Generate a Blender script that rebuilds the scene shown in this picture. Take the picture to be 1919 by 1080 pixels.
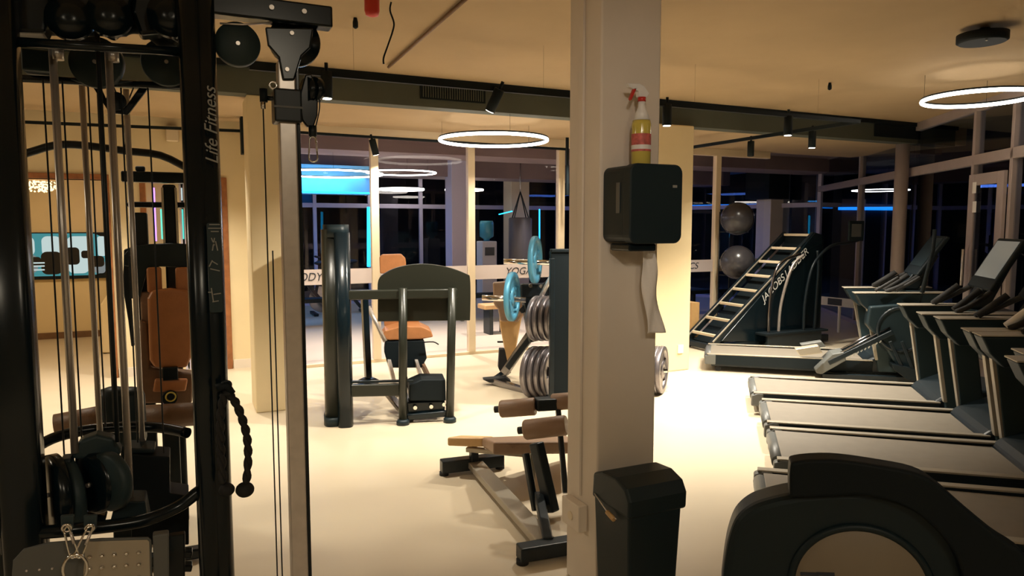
import bpy, bmesh, math, random
from mathutils import Vector, Matrix
random.seed(7)
S=bpy.context.scene; COL=S.collection; PI=math.pi
for o in list(bpy.data.objects): bpy.data.objects.remove(o)

# ---------------------------------------------------------------- camera
FP=1320.0; H=1.6; PIT=math.radians(5.0); YAW=math.radians(25.0)
cam=bpy.data.cameras.new('camera'); camo=bpy.data.objects.new('camera',cam); COL.objects.link(camo)
cam.sensor_width=36; cam.lens=36*FP/1919; cam.clip_start=.05; cam.clip_end=200
camo.location=(0,0,H); camo.rotation_euler=(PI/2-PIT,0,-YAW); S.camera=camo

# ---------------------------------------------------------------- world, exposure
S.view_settings.view_transform='Standard'; S.view_settings.look='None'
S.view_settings.exposure=0.0; S.view_settings.gamma=1; S.view_settings.use_curve_mapping=False
w=bpy.data.worlds.new('night'); S.world=w; w.use_nodes=True
w.node_tree.nodes['Background'].inputs[0].default_value=(.25,.4,.6,1)
w.node_tree.nodes['Background'].inputs[1].default_value=.012
WARM=(1,.86,.64); NEUT=(1,.91,.76)
def lamp(name,typ,loc,energy,color=WARM,size=.05,target=None,spot=80,blend=.6,parent=None,sy=None):
    l=bpy.data.lights.new(name,typ); l.energy=energy; l.color=color
    if typ=='SPOT': l.spot_size=math.radians(spot); l.spot_blend=blend; l.shadow_soft_size=size
    elif typ=='AREA':
        l.size=size
        if sy: l.shape='RECTANGLE'; l.size_y=sy
    else: l.shadow_soft_size=size
    o=bpy.data.objects.new(name,l); COL.objects.link(o); o.location=loc
    d=Vector(target if target else (loc[0],loc[1],0))-Vector(loc)
    if typ!='POINT': o.rotation_euler=d.to_track_quat('-Z','Y').to_euler()
    return o
# added fill panels behind and beside the camera, unseen, brightening column and hall
FILLS=[(-1.8,-1.4,2.9,30),(.6,-1.6,2.9,34),(-3.6,4.2,2.9,60),(4.6,-.6,2.9,6)]
for i,(x,y,z,e) in enumerate(FILLS): lamp('hall_fill','AREA',(x,y,z),e,WARM,.5,sy=.5)

lamp('column_fill_spot','SPOT',(-.2,-.9,2.85),95,(1,.86,.72),.12,target=(1.95,2.5,1.75),spot=30,blend=.9)  # unseen spot added to lift the near column
# ---------------------------------------------------------------- pixel rays
def ray(x,y):
    a=(x-959.5)/FP;b=-(y-540)/FP
    f=math.cos(PIT)+b*math.sin(PIT); u=b*math.cos(PIT)-math.sin(PIT)
    return Vector((a*math.cos(YAW)+f*math.sin(YAW), -a*math.sin(YAW)+f*math.cos(YAW), u))
CAM=Vector((0,0,H))
def PZ(x,y,z=0): d=ray(x,y); return CAM+d*((z-H)/d.z)
def PY(x,y,Y): d=ray(x,y); return CAM+d*(Y/d.y)
class Frame:
    """vertical plane through (ox,oy) whose u axis points along angle a; v axis is 90 deg left of it (away)."""
    def __init__(s,ox,oy,a):
        s.o=Vector((ox,oy,0)); s.u=Vector((math.cos(a),math.sin(a),0)); s.v=Vector((-math.sin(a),math.cos(a),0)); s.a=a
    def p(s,x,y,v=0):
        d=ray(x,y); o=s.o+s.v*v; return CAM+d*((o-CAM).dot(s.v)/d.dot(s.v))
    def w(s,u,v,z): return s.o+s.u*u+s.v*v+Vector((0,0,z))

# ---------------------------------------------------------------- materials
def mat(name,col,rough=.5,metal=0,em=None,es=0,noise=0,nscale=8,bump=0,bscale=60,coat=0,spec=.5):
    m=bpy.data.materials.new(name); m.use_nodes=True; nt=m.node_tree; b=nt.nodes['Principled BSDF']
    c=(*col,1); b.inputs['Base Color'].default_value=c; b.inputs['Roughness'].default_value=rough
    b.inputs['Metallic'].default_value=metal; b.inputs['Coat Weight'].default_value=coat
    b.inputs['Specular IOR Level'].default_value=spec
    if em: b.inputs['Emission Color'].default_value=(*em,1); b.inputs['Emission Strength'].default_value=es
    if noise or bump:
        tc=nt.nodes.new('ShaderNodeTexCoord')
    if noise:
        n=nt.nodes.new('ShaderNodeTexNoise'); n.inputs['Scale'].default_value=nscale; n.inputs['Detail'].default_value=5
        nt.links.new(tc.outputs['Object'],n.inputs['Vector'])
        r=nt.nodes.new('ShaderNodeValToRGB'); r.color_ramp.elements[0].position=.3; r.color_ramp.elements[1].position=.7
        r.color_ramp.elements[0].color=(*[x*(1-noise) for x in col],1); r.color_ramp.elements[1].color=(*[min(1,x*(1+noise)) for x in col],1)
        nt.links.new(n.outputs['Fac'],r.inputs['Fac']); nt.links.new(r.outputs['Color'],b.inputs['Base Color'])
    if bump:
        n2=nt.nodes.new('ShaderNodeTexNoise'); n2.inputs['Scale'].default_value=bscale
        nt.links.new(tc.outputs['Object'],n2.inputs['Vector'])
        bp=nt.nodes.new('ShaderNodeBump'); bp.inputs['Strength'].default_value=bump; bp.inputs['Distance'].default_value=.01
        nt.links.new(n2.outputs['Fac'],bp.inputs['Height']); nt.links.new(bp.outputs['Normal'],b.inputs['Normal'])
    return m
def emis(name,col,st):
    m=bpy.data.materials.new(name); m.use_nodes=True; nt=m.node_tree; nt.nodes.clear()
    e=nt.nodes.new('ShaderNodeEmission'); e.inputs[0].default_value=(*col,1); e.inputs[1].default_value=st
    o=nt.nodes.new('ShaderNodeOutputMaterial'); nt.links.new(e.outputs[0],o.inputs[0]); return m
def glassmat(name,tint,refl,rough=.0):
    m=bpy.data.materials.new(name); m.use_nodes=True; nt=m.node_tree; nt.nodes.clear()
    t=nt.nodes.new('ShaderNodeBsdfTransparent'); t.inputs[0].default_value=(*tint,1)
    g=nt.nodes.new('ShaderNodeBsdfGlossy'); g.inputs['Roughness'].default_value=rough
    f=nt.nodes.new('ShaderNodeFresnel'); f.inputs[0].default_value=refl
    mx=nt.nodes.new('ShaderNodeMixShader'); o=nt.nodes.new('ShaderNodeOutputMaterial')
    
    ge=nt.nodes.new('ShaderNodeNewGeometry'); mm=nt.nodes.new('ShaderNodeMath'); mm.operation='SUBTRACT'; mm.inputs[0].default_value=1; nt.links.new(ge.outputs['Backfacing'],mm.inputs[1])
    m2=nt.nodes.new('ShaderNodeMath'); m2.operation='MULTIPLY'; nt.links.new(f.outputs[0],m2.inputs[0]); nt.links.new(mm.outputs[0],m2.inputs[1])
    nt.links.new(m2.outputs[0],mx.inputs[0]); nt.links.new(t.outputs[0],mx.inputs[1]); nt.links.new(g.outputs[0],mx.inputs[2]); nt.links.new(mx.outputs[0],o.inputs[0]); return m
M=dict(
 floor=mat('pale_vinyl_floor',(.62,.53,.385),.42,noise=.05,nscale=1.3,bump=.02,bscale=25),
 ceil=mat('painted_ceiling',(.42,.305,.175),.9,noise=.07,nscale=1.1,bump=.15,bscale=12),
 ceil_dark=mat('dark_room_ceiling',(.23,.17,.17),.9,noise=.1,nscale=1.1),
 wall=mat('cream_wall',(.76,.63,.39),.75,noise=.04,nscale=2,bump=.05,bscale=40),
 col=mat('column_paint',(.74,.66,.56),.65,noise=.05,nscale=2.5,bump=.06,bscale=30),
 fascia=mat('grey_green_paint',(.075,.085,.065),.7,noise=.08,nscale=3),
 wood=mat('brown_wood',(.30,.11,.035),.45,noise=.25,nscale=14),
 frame=mat('cream_frame',(.72,.60,.42),.45),
 mauve=mat('window_frame_paint',(.36,.30,.29),.5,noise=.04),
 gloss=mat('gloss_black_steel',(.004,.010,.014),.22,spec=.35),
 black=mat('black_steel',(.008,.014,.018),.36,noise=.2,nscale=20,spec=.35),
 matte=mat('matte_black',(.006,.011,.014),.6,spec=.2),
 plas=mat('black_plastic',(.010,.021,.026),.45,bump=.03,bscale=200,spec=.3),
 teal=mat('dark_teal_plastic',(.022,.040,.045),.5,spec=.3),
 olive=mat('olive_black_steel',(.020,.022,.016),.3,spec=.4),
 grey=mat('grey_plastic',(.10,.105,.10),.45),
 belt=mat('treadmill_belt',(.19,.165,.13),.5,noise=.06,nscale=10,bump=.08,bscale=300),
 rail=mat('satin_side_rail',(.40,.36,.29),.38,metal=.5),
 chrome=mat('chrome',(.75,.74,.72),.12,metal=1),
 steel=mat('brushed_steel',(.66,.61,.57),.3,metal=.6,noise=.06,nscale=30),
 rod=mat('polished_rod',(.50,.46,.42),.3,metal=.6),
 dsteel=mat('dark_chrome',(.28,.27,.28),.2,metal=1),
 orange=mat('orange_leather',(.46,.19,.07),.42,noise=.08,nscale=18,bump=.1,bscale=120),
 brown=mat('brown_leather',(.17,.095,.05),.5,noise=.1,nscale=18,bump=.12,bscale=120),
 tan=mat('tan_leather',(.58,.36,.15),.45,noise=.06,nscale=18,bump=.1,bscale=120),
 pad=mat('taupe_leather',(.27,.17,.105),.5,noise=.08,nscale=18,bump=.1,bscale=120),
 rubber=mat('rubber',(.012,.012,.012),.8),
 white=mat('white_plastic',(.82,.80,.76),.4),
 paper=mat('paper_towel',(.85,.80,.74),.9,bump=.2,bscale=80),
 red=mat('red_plastic',(.55,.03,.02),.35),
 yliq=mat('yellow_liquid',(.62,.50,.10),.15),
 label=mat('bottle_label',(.55,.12,.10),.6,noise=.3,nscale=60),
 print=mat('grey_lettering',(.30,.30,.27),.6),
 wprint=mat('white_lettering',(.8,.8,.76),.6),
 dprint=mat('dark_lettering',(.03,.035,.05),.6),
 ball=mat('grey_ball_rubber',(.045,.043,.048),.25,noise=.05),
 bag=mat('charcoal_bag',(.045,.045,.055),.5),
 blueplate=mat('blue_plate',(.10,.36,.55),.35,metal=.2),  # blue for the two upper plates, the others stay grey
 chromeplate=mat('chrome_plate',(.22,.20,.21),.33,metal=.7),
 frost=mat('frosted_film',(.60,.52,.50),.6),
 cove=mat('cove_led_tint',(.16,.42,.62),.7),  # blue of the LED light is put into this colour
 lav=mat('lavender_column',(.52,.48,.58),.7),
 night=mat('night_outside',(.004,.006,.01),.8),
 water=mat('blue_bottle',(.08,.35,.42),.15),
 screen=mat('screen_glass',(.25,.27,.27),.12,em=(.6,.65,.62),es=.12),
 ring=emis('ring_diffuser',(1,.90,.76),14),
 lens=emis('lamp_lens',(1,.93,.78),14),
 cyan=emis('cyan_led',(.02,.50,1.0),4),
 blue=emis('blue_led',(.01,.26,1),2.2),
 purple=emis('violet_led',(.30,.12,.9),5),
 tvwhite=emis('tv_white',(.70,.86,.84),.75), tvteal=emis('tv_teal',(.10,.42,.45),.6),
 tvgrey=emis('tv_grey',(.5,.55,.55),.4),
 spark=emis('chandelier_glow',(1,.75,.4),2.2),
 glass=glassmat('clear_glass',(.97,.97,1),1.28),
 nglass=glassmat('window_glass',(.75,.8,.88),1.6),
)
# ---------------------------------------------------------------- mesh builder
class MB:
    def __init__(s): s.v=[]; s.f=[]; s.sm=[]
    def add(s,vs,fs,smooth=False):
        n=len(s.v); s.v+= [Vector(v) for v in vs]; s.f+=[tuple(i+n for i in f) for f in fs]; s.sm+=[smooth]*len(fs); return s
    def box(s,a,b):
        x0,x1=sorted((a[0],b[0]));y0,y1=sorted((a[1],b[1]));z0,z1=sorted((a[2],b[2]))
        return s.hexa([(x0,y0,z0),(x1,y0,z0),(x1,y1,z0),(x0,y1,z0)],[(x0,y0,z1),(x1,y0,z1),(x1,y1,z1),(x0,y1,z1)])
    def hexa(s,b,t): return s.add(list(b)+list(t),[(3,2,1,0),(4,5,6,7),(0,1,5,4),(1,2,6,5),(2,3,7,6),(3,0,4,7)])
    def fbox(s,F,u0,u1,v0,v1,z0,z1):
        return s.hexa([F.w(u0,v0,z0),F.w(u1,v0,z0),F.w(u1,v1,z0),F.w(u0,v1,z0)],[F.w(u0,v0,z1),F.w(u1,v0,z1),F.w(u1,v1,z1),F.w(u0,v1,z1)])
    def prism(s,pts,ext,smooth=False):
        n=len(pts); pts=[Vector(p) for p in pts]; e=Vector(ext)
        s.add(pts+[p+e for p in pts],[tuple(range(n))[::-1],tuple(range(n,2*n))],False)
        k=len(s.v)-2*n
        for i in range(n): s.f.append((k+i,k+(i+1)%n,k+n+(i+1)%n,k+n+i)); s.sm.append(smooth)
        return s
    def _basis(s,d,up=None):
        d=Vector(d).normalized(); up=Vector(up or (0,0,1))
        if abs(d.dot(up))>.95: up=Vector((1,0,0)) if abs(d.x)<.9 else Vector((0,1,0))
        a=d.cross(up).normalized(); b=a.cross(d).normalized(); return a,b
    def bar(s,p,q,wd,ht,up=None):
        p=Vector(p);q=Vector(q);a,b=s._basis(q-p,up); a=a*wd/2;b=b*ht/2
        return s.hexa([p-a-b,p+a-b,p+a+b,p-a+b],[q-a-b,q+a-b,q+a+b,q-a+b])
    def tube(s,pts,r,n=14,cap=True,r2=None,up=None):
        pts=[Vector(p) for p in pts]; k=len(pts); rs=r if isinstance(r,(list,tuple)) else [r]*k
        a=None; base=len(s.v)
        for i,p in enumerate(pts):
            d=(pts[min(i+1,k-1)]-pts[max(i-1,0)]).normalized()
            if a is None: a,b=s._basis(d,up)
            else:
                a=(a-d*a.dot(d)).normalized(); b=a.cross(d).normalized()
            rr=rs[i]; q=(r2/ r if r2 else 1)
            for j in range(n):
                t=2*PI*j/n; s.v.append(p+a*math.cos(t)*rr+b*math.sin(t)*rr*q)
        for i in range(k-1):
            for j in range(n):
                s.f.append((base+i*n+j,base+i*n+(j+1)%n,base+(i+1)*n+(j+1)%n,base+(i+1)*n+j)); s.sm.append(True)
        if cap:
            s.f.append(tuple(base+j for j in range(n))[::-1]); s.sm.append(False)
            s.f.append(tuple(base+(k-1)*n+j for j in range(n))); s.sm.append(False)
        return s
    def cyl(s,c,axis,r,h,n=32):
        c=Vector(c); d=Vector(axis).normalized()*h/2; return s.tube([c-d,c+d],r,n)
    def lathe(s,c,axis,prof,n=28,cap=True):
        c=Vector(c); d=Vector(axis).normalized(); a,b=s._basis(d); base=len(s.v); k=len(prof)
        for (r,h) in prof:
            for j in range(n):
                t=2*PI*j/n; s.v.append(c+d*h+(a*math.cos(t)+b*math.sin(t))*max(r,1e-4))
        for i in range(k-1):
            for j in range(n):
                s.f.append((base+i*n+j,base+i*n+(j+1)%n,base+(i+1)*n+(j+1)%n,base+(i+1)*n+j)); s.sm.append(True)
        if cap:
            s.f.append(tuple(base+j for j in range(n))[::-1]); s.sm.append(False)
            s.f.append(tuple(base+(k-1)*n+j for j in range(n))); s.sm.append(False)
        return s
    def torus(s,c,axis,R,r,n=48,m=10,sq=1):
        c=Vector(c); d=Vector(axis).normalized(); a,b=s._basis(d); base=len(s.v)
        for i in range(n):
            t=2*PI*i/n; e=a*math.cos(t)+b*math.sin(t)
            for j in range(m):
                q=2*PI*j/m; s.v.append(c+e*(R+r*math.cos(q))+d*r*sq*math.sin(q))
        for i in range(n):
            for j in range(m):
                s.f.append((base+i*m+j,base+((i+1)%n)*m+j,base+((i+1)%n)*m+(j+1)%m,base+i*m+(j+1)%m)); s.sm.append(True)
        return s
    def ball(s,c,r,n=20,sz=1):
        return s.lathe((c[0],c[1],c[2]),(0,0,1),[(r*math.sin(PI*i/12),-r*sz*math.cos(PI*i/12)) for i in range(13)],n,False)
    def build(s,name,m,parent=None,bevel=0,label=None):
        inv=parent.matrix_basis.inverted() if parent and parent.type=='EMPTY' else None
        if parent and parent.type!='EMPTY': inv=parent.matrix_basis.inverted(); inv=inv if parent.parent is None else inv@parent.parent.matrix_basis.inverted()
        off=Vector((0,0,0))
        vs=s.v
        if inv is not None: vs=[inv@v for v in vs]
        c=sum(vs,Vector())/len(vs); 
        if parent is None: c.z=min(v.z for v in vs)
        vs=[v-c for v in vs]
        me=bpy.data.meshes.new(name); me.from_pydata([tuple(v) for v in vs],[],s.f); me.polygons.foreach_set('use_smooth',s.sm)
        bm=bmesh.new(); bm.from_mesh(me); bmesh.ops.recalc_face_normals(bm,faces=bm.faces); bm.to_mesh(me); bm.free()
        me.materials.append(M[m] if isinstance(m,str) else m)
        o=bpy.data.objects.new(name,me); COL.objects.link(o); o.location=c
        if parent: o.parent=parent
        o.matrix_basis=Matrix.Translation(c)
        if bevel:
            b=o.modifiers.new('bevel','BEVEL'); b.width=bevel; b.segments=3; b.limit_method='ANGLE'; b.angle_limit=math.radians(40); b.harden_normals=False
        if label: o['label']=label
        return o
def tag(o,label=None,cat=None,group=None,kind=None):
    if label: o['label']=label
    if cat: o['category']=cat
    if group: o['group']=group
    if kind: o['kind']=kind
    return o
def thing(name,label,cat,loc=(0,0,0),rz=0,group=None):
    o=bpy.data.objects.new(name,None); COL.objects.link(o); o.empty_display_size=.1
    o.matrix_basis=Matrix.Translation(Vector(loc))@Matrix.Rotation(rz,4,'Z'); return tag(o,label,cat,group)
def struct(name,mb,m,bevel=0): return tag(mb.build(name,m,bevel=bevel),kind='structure')
def kids(o): return [c for c in bpy.data.objects if c.parent==o]
def dup(o,loc,rz=None,label=None,group=None,parent=None):
    tree=[]
    def rec(s,p):
        c=s.copy(); COL.objects.link(c); c.parent=p
        for k in kids(s): rec(k,c)
        return c
    r=rec(o,parent); r.location=loc
    if rz is not None: r.rotation_euler=(0,0,rz)
    if label: r['label']=label
    if group: r['group']=group
    return r
def text(name,body,size,loc,xdir,updir,m,parent,shear=0,depth=.001,align='CENTER',sx=1):
    cu=bpy.data.curves.new(name,'FONT'); cu.body=body; cu.size=size; cu.shear=shear; cu.extrude=depth; cu.align_x=align; cu.align_y='CENTER'
    t=bpy.data.objects.new(name,cu); COL.objects.link(t)
    dg=bpy.context.evaluated_depsgraph_get(); me=bpy.data.meshes.new_from_object(t.evaluated_get(dg)); bpy.data.objects.remove(t)
    x=Vector(xdir).normalized(); u=Vector(updir).normalized(); n=x.cross(u)
    W=Matrix((( x.x*sx,u.x,n.x,loc[0]),(x.y*sx,u.y,n.y,loc[1]),(x.z*sx,u.z,n.z,loc[2]),(0,0,0,1)))
    mb=MB(); mb.v=[W@v.co for v in me.vertices]; mb.f=[tuple(p.vertices) for p in me.polygons]; mb.sm=[False]*len(mb.f)
    bpy.data.meshes.remove(me)
    return mb.build(name,m,parent)
def rrect(cx,cz,hw,hz,r,n=5):
    out=[]
    for sx,sz,a0 in((1,1,0),(-1,1,90),(-1,-1,180),(1,-1,270)):
        for i in range(n+1):
            a=math.radians(a0+90*i/n); out.append((cx+sx*(hw-r)+r*math.cos(a),cz+sz*(hz-r)+r*math.sin(a)))
    return out
def smoothpath(pts,k=6):
    pts=[Vector(p) for p in pts]; out=[]
    for i in range(len(pts)-1):
        p0=pts[max(i-1,0)];p1=pts[i];p2=pts[i+1];p3=pts[min(i+2,len(pts)-1)]
        for j in range(k):
            t=j/k; out.append(.5*((2*p1)+(p2-p0)*t+(2*p0-5*p1+4*p2-p3)*t*t+(-p0+3*p1-3*p2+p3)*t**3))
    out.append(pts[-1]); return out
# ================================================================ THE SETTING
CEIL=2.95; YB=6.3; YG=8.15; YL=8.45; ZS=2.69
WA=Vector((6.55,2.85,0)); WB=Vector((11.35,10.05,0))      # window wall line
wd=(WB-WA).normalized(); wa=math.atan2(wd.y,wd.x)
W0=WA-wd*2.4
struct('floor',MB().box((-9,-6,-.06),(12.2,18,0)),'floor')
struct('floor_outside',MB().box((12.2,-6,-.06),(19,18,-.001)),'night')
# main ceiling in front of the beam, lower ceiling behind it
struct('ceiling',MB().box((-9,-6,CEIL),(13,YB+.02,CEIL+.1)),'ceil')
struct('ceiling_lower',MB().box((-9,YB+.02,ZS+.03),(9.9,YG+.06,ZS+.3)),'ceil')
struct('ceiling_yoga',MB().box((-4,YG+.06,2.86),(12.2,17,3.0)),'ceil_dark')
struct('trim_1',MB().box((-9,YB-.02,ZS),(9.6,YB+.16,CEIL-.001)),'fascia')                      # beam fascia
struct('trim_2',MB().box((-9,YB-.06,CEIL-.05),(9.6,YB-.022,CEIL-.002)),'matte')
# duct steps in the yoga room ceiling
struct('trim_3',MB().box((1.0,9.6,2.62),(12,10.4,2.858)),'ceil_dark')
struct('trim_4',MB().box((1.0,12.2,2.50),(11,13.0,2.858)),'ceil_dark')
# side and rear walls of the hall
struct('wall_left',MB().box((-9,-6,0),(-8.8,8.45,CEIL)),'wall')
struct('wall_rear',MB().box((-9,-6.1,0),(12,-6,CEIL)),'wall')
struct('wall_right',MB().box((8.2,-6,0),(8.3,-1.0,CEIL)),'fascia')
# back left wall with two door openings
x0=-8.8; d1=PY(52,500,YL).x; d1b=PY(212,500,YL).x; d2=PY(268,500,YL).x; d2b=PY(430,500,YL).x; DH=2.08
wb=MB()
d1=-1.75
for a,b,z0,z1 in((x0,d1,0,ZS+.2),(d1,d1b,DH,ZS+.2),(d1b,d2,0,ZS+.2),(d2,d2b,DH,ZS+.2),(d2b,.98,0,ZS+.2)): wb.box((a,YL,z0),(b,YL+.14,z1))
wb.box((.86,YG-.06,0),(.98,YL,ZS+.2))
struct('wall_back',wb,'wall')
for i,(a,b) in enumerate(((d1,d1b),(d2,d2b))):
    f=MB(); t=.055
    f.box((a-t*0,YL-.025,0),(a+t,YL+.165,DH+t)); f.box((b-t,YL-.025,0),(b,YL+.165,DH+t)); f.box((a+t,YL-.025,DH),(b-t,YL+.165,DH+t))
    struct('door_%d'%(i+1),f,'wood',.004)
struct('baseboard_back',MB().box((d2b+.01,YL-.02,0),(.86,YL,.10)).box((d1b+.01,YL-.02,0),(d2-.01,YL,.10)),'col')
# television room behind the first door
tw=PZ(120,634)
struct('wall_lounge',MB().box((-4.6,tw.y,0),(-.1,tw.y+.1,2.86)).box((-.12,YL+.15,0),(-.02,tw.y,2.86)).box((-4.7,YL+.15,0),(-4.6,tw.y,2.86)),'wall')
struct('baseboard_lounge',MB().box((-4.5,tw.y-.02,0),(-.13,tw.y,.09)),'brown')
lamp('lounge_light','AREA',(-1.5,9.4,2.7),42,(1,.74,.42),.8,sy=.8)
# glass partition
gx0=.98; gx1=PY(1440,300,YG).x
zt=2.62
fr=MB().box((gx0,YG-.04,zt),(gx1,YG+.04,ZS+.04)).box((gx0,YG-.03,0),(gx1,YG+.03,.035))
mulls=[gx0+.03]+[PY(px,400,YG).x for px in(702,882,1050,1342)]
for x in mulls: fr.box((x-.045,YG-.04,.035),(x+.045,YG+.04,zt))
x=PY(1462,300,YG).x; 
struct('trim_5',fr,'frame',.004)
edges=mulls+[gx1-.02]
for i in range(len(edges)-1):
    g=MB().box((edges[i]+.046,YG-.006,.036),(edges[i+1]-.046,YG+.006,zt-.001)); struct('window_%d'%(i+1),g,'glass')
fz0=PY(800,527,YG).z; fz1=PY(800,500,YG).z
fs=[]
for i in range(len(edges)-1):
    o=tag(MB().box((edges[i]+.05,YG-.010,fz0),(edges[i+1]-.05,YG-.007,fz1)).build('frosted_strip','frost'),
      ['frosted lettered band on the glass pane beside the cream post at left','frosted band on the glass pane behind the leg press','frosted lettered band on the pane with the punching bag behind','frosted band on the pane hidden behind the near column','frosted band on the glass pane left of the rung climbing machine'][i],'sticker','frosted bands on the glass partition'); fs.append(o)
yt=YG-.013; zc=(fz0+fz1)/2
def gtext(i,s,px0,px1,py):
    a=PY(px0,py,yt);b=PY(px1,py,yt); c=(a+b)/2
    text('lettering',s,.13,(c.x,yt,zc),(1,0,0),(0,0,1),'dprint',fs[i],.25,.0008,sx=(b.x-a.x)/(.13*.66*len(s)))
gtext(0,'BODY',548,602,517); gtext(2,'YOGA-',945,1003,514); gtext(4,'ICS',1282,1312,508)
# pillars
def pillar(n,x0,x1,y0,y1,z1,m='col'):
    return struct(n,MB().box((x0,y0,0),(x1,y1,z1)),m,.012)
pb0=PZ(480,773);pb1=PZ(532,768)
pillar('trim_6',pb0.x,pb1.x+.02,YB+.0,YB+.42,ZS-.001,'wall')
c0=PY(1240,600,6.25).x; c1=PY(1290,600,6.25).x
pillar('trim_7',c0-.12,c1,6.22,6.6,ZS-.001,'wall')
tag(MB().box((PY(1276,672,6.2).x-.035,6.205,.20),(PY(1276,672,6.2).x+.035,6.219,.29)).build('wall_socket','white'),'small white socket low on the pillar left of the rung climbing machine','socket')
# near column
A0=Vector((0,0,0)); cp=CAM+ray(1125,300)*2.86; AX0,AY0=cp.x,cp.y
AX1=PY(1236,300,AY0).x
# back corner of the left face
d=ray(1066,300); AY1=AX0*d.y/d.x
struct('trim_8',MB().box((AX0,AY0,0),(AX1,AY1,CEIL)),'col',.01)
# exterior window wall
ZT=2.32
Fw=Frame(W0.x,W0.y,wa)
L=(WB-W0).length
fm=MB(); v0,v1=-.05,.05
for z0,z1 in((0,.06),(ZT-.05,ZT+.06),(2.85,2.96)): fm.fbox(Fw,0,L,v0,v1,z0,z1)
def ualong(px,py): p=Fw.p(px,py); return (p-Fw.o).dot(Fw.u)
us=[ualong(px,300) for px in(1905,1832,1715,1617,1537)]
for k,u in enumerate(us):
    wdt=.12 if k==2 else .055
    if k==2: continue
    fm.fbox(Fw,u-wdt/2,u+wdt/2,v0,v1,.06,2.85)
uu=sorted([.05]+us+[L-.05,us[0]-.95,us[0]-1.7])
struct('trim_9',fm,'mauve',.006)
for i in range(len(uu)-1):
    if uu[i+1]-uu[i]<.15: continue
    struct('window_%d'%(i+10),MB().fbox(Fw,uu[i]+.02,uu[i+1]-.02,-.006,.006,.06,ZT-.05).fbox(Fw,uu[i]+.02,uu[i+1]-.02,-.006,.006,ZT+.06,2.85),'nglass')
# pink grey pillar standing at the window wall
q=Fw.w(us[2],.16,0)
struct('trim_10',MB().cyl((q.x,q.y,1.345),(0,0,1),.085,2.69,28),'mauve')
# window wall of the far room
YW=14.6; XW=10.2
fw=MB(); 
P0=Vector((.2,YW,0));P1=Vector((XW,YW,0))
for a,b,n in((P0,P1,9),(P1,WB,4)):
    dd=(b-a); ll=dd.length; an=math.atan2(dd.y,dd.x); F2=Frame(a.x,a.y,an)
    for z0,z1 in((0,.06),(1.98,2.07),(2.8,2.9)): fw.fbox(F2,0,ll,-.04,.04,z0,z1)
    for i in range(n+1): u=ll*i/n; fw.fbox(F2,u-.035,u+.035,-.045,.045,.06,2.8)
    for i in range(n):
        struct('window_%d'%(20+i+(20 if n==4 else 0)),MB().fbox(F2,ll*i/n+.04,ll*(i+1)/n-.04,-.005,.005,.06,1.98).fbox(F2,ll*i/n+.04,ll*(i+1)/n-.04,-.005,.005,2.07,2.8),'nglass')
struct('trim_11',fw,'lav',.004)
struct('wall_yoga_left',MB().box((.02,YL+.15,0),(.16,YW,2.86)),'lav')
# pillars inside the far room
p=PY(1462,560,11.3)
struct('trim_12',MB().box((PY(1441,500,10.8).x,10.8,0),(PY(1476,500,10.8).x,11.2,2.86)),'col',.01)
struct('trim_13',MB().box((PY(847,450,12).x,12,0),(PY(884,450,12).x,12.35,2.86)),'lav',.01)
struct('trim_14',MB().box((PY(958,380,13.5).x,13.5,0),(PY(992,380,13.5).x,13.9,2.86)),'frame',.01)
# dark box enclosure above the far pillar
struct('trim_15',MB().box((PY(1436,300,10.7).x,10.6,2.15),(PY(1474,300,10.7).x,11.25,2.84)),'matte')
# blue-lit cove at left of the far room
cx0=PY(556,360,11.8).x; cx1=PY(694,360,11.8).x
struct('trim_16',MB().box((.17,11.8,2.13),(cx1,12.1,2.6)),'cove')
def led(px0,py0,px1,py1,Y,label,m='cyan',t=.02):
    a=PY(px0,py0,Y);b=PY(px1,py1,Y); return tag(MB().bar(a,b,t,t).build('led_strip',m),label,'led strip')
o=tag(MB().box((.18,11.72,2.14),(cx1-.02,11.745,2.165)).build('led_strip','cyan'),'horizontal cyan light strip along the blue cove behind the first glass pane','led strip')
lamp('cove_light','AREA',((.2+cx1)/2,11.55,2.15),12,(.02,.50,1),1.9,target=((.2+cx1)/2,11.9,2.5),sy=.08)
led(691,388,691,500,12.3,'vertical cyan light strip just left of the first mullion',t=.05)
led(1011,392,1011,452,13.4,'vertical cyan light strip above the upper blue weight plate')
led(935,402,960,396,13.3,'short cyan light strip left of the hanging punching bag')
led(1292,389,1430,386,13.9,'long blue light strip in the far window left of the cream pillar',m='blue',t=.11)

lamp('yoga_blue_light','AREA',(2.2,12.2,2.4),40,(.05,.35,1),1.2,sy=1.2)
lamp('yoga_blue_light','AREA',(8.6,12.6,2.4),26,(.10,.25,1),1.2,sy=1.2)
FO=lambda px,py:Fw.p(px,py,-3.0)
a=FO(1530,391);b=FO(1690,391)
struct('reflection_ring_carrier',MB().fbox(Fw,4,L+5,-3.3,-.1,2.96,3.02),'night')  # made-up slab outside that carries the reflected ring
struct('trim_17',MB().fbox(Fw,(a-Fw.o).dot(Fw.u)-.3,(b-Fw.o).dot(Fw.u)+.3,-3.3,-3.04,0,2.95),'night')  # added backing slab behind the reflected blue strip
refl_strip=MB().bar(FO(1548,391),FO(1672,391),.06,.09); tag(refl_strip.build('led_strip','blue'),'long reflected blue light strip, built outside the dark windows above the treadmills','led strip')  # reflection in the panes, built as a glowing strip outside
# outside ground and dark facade beyond the windows
struct('wall_outside',MB().box((-2,17.9,0),(19,18,3.4)).box((18.9,-6,0),(19,18,3.4)),'night')
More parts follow.
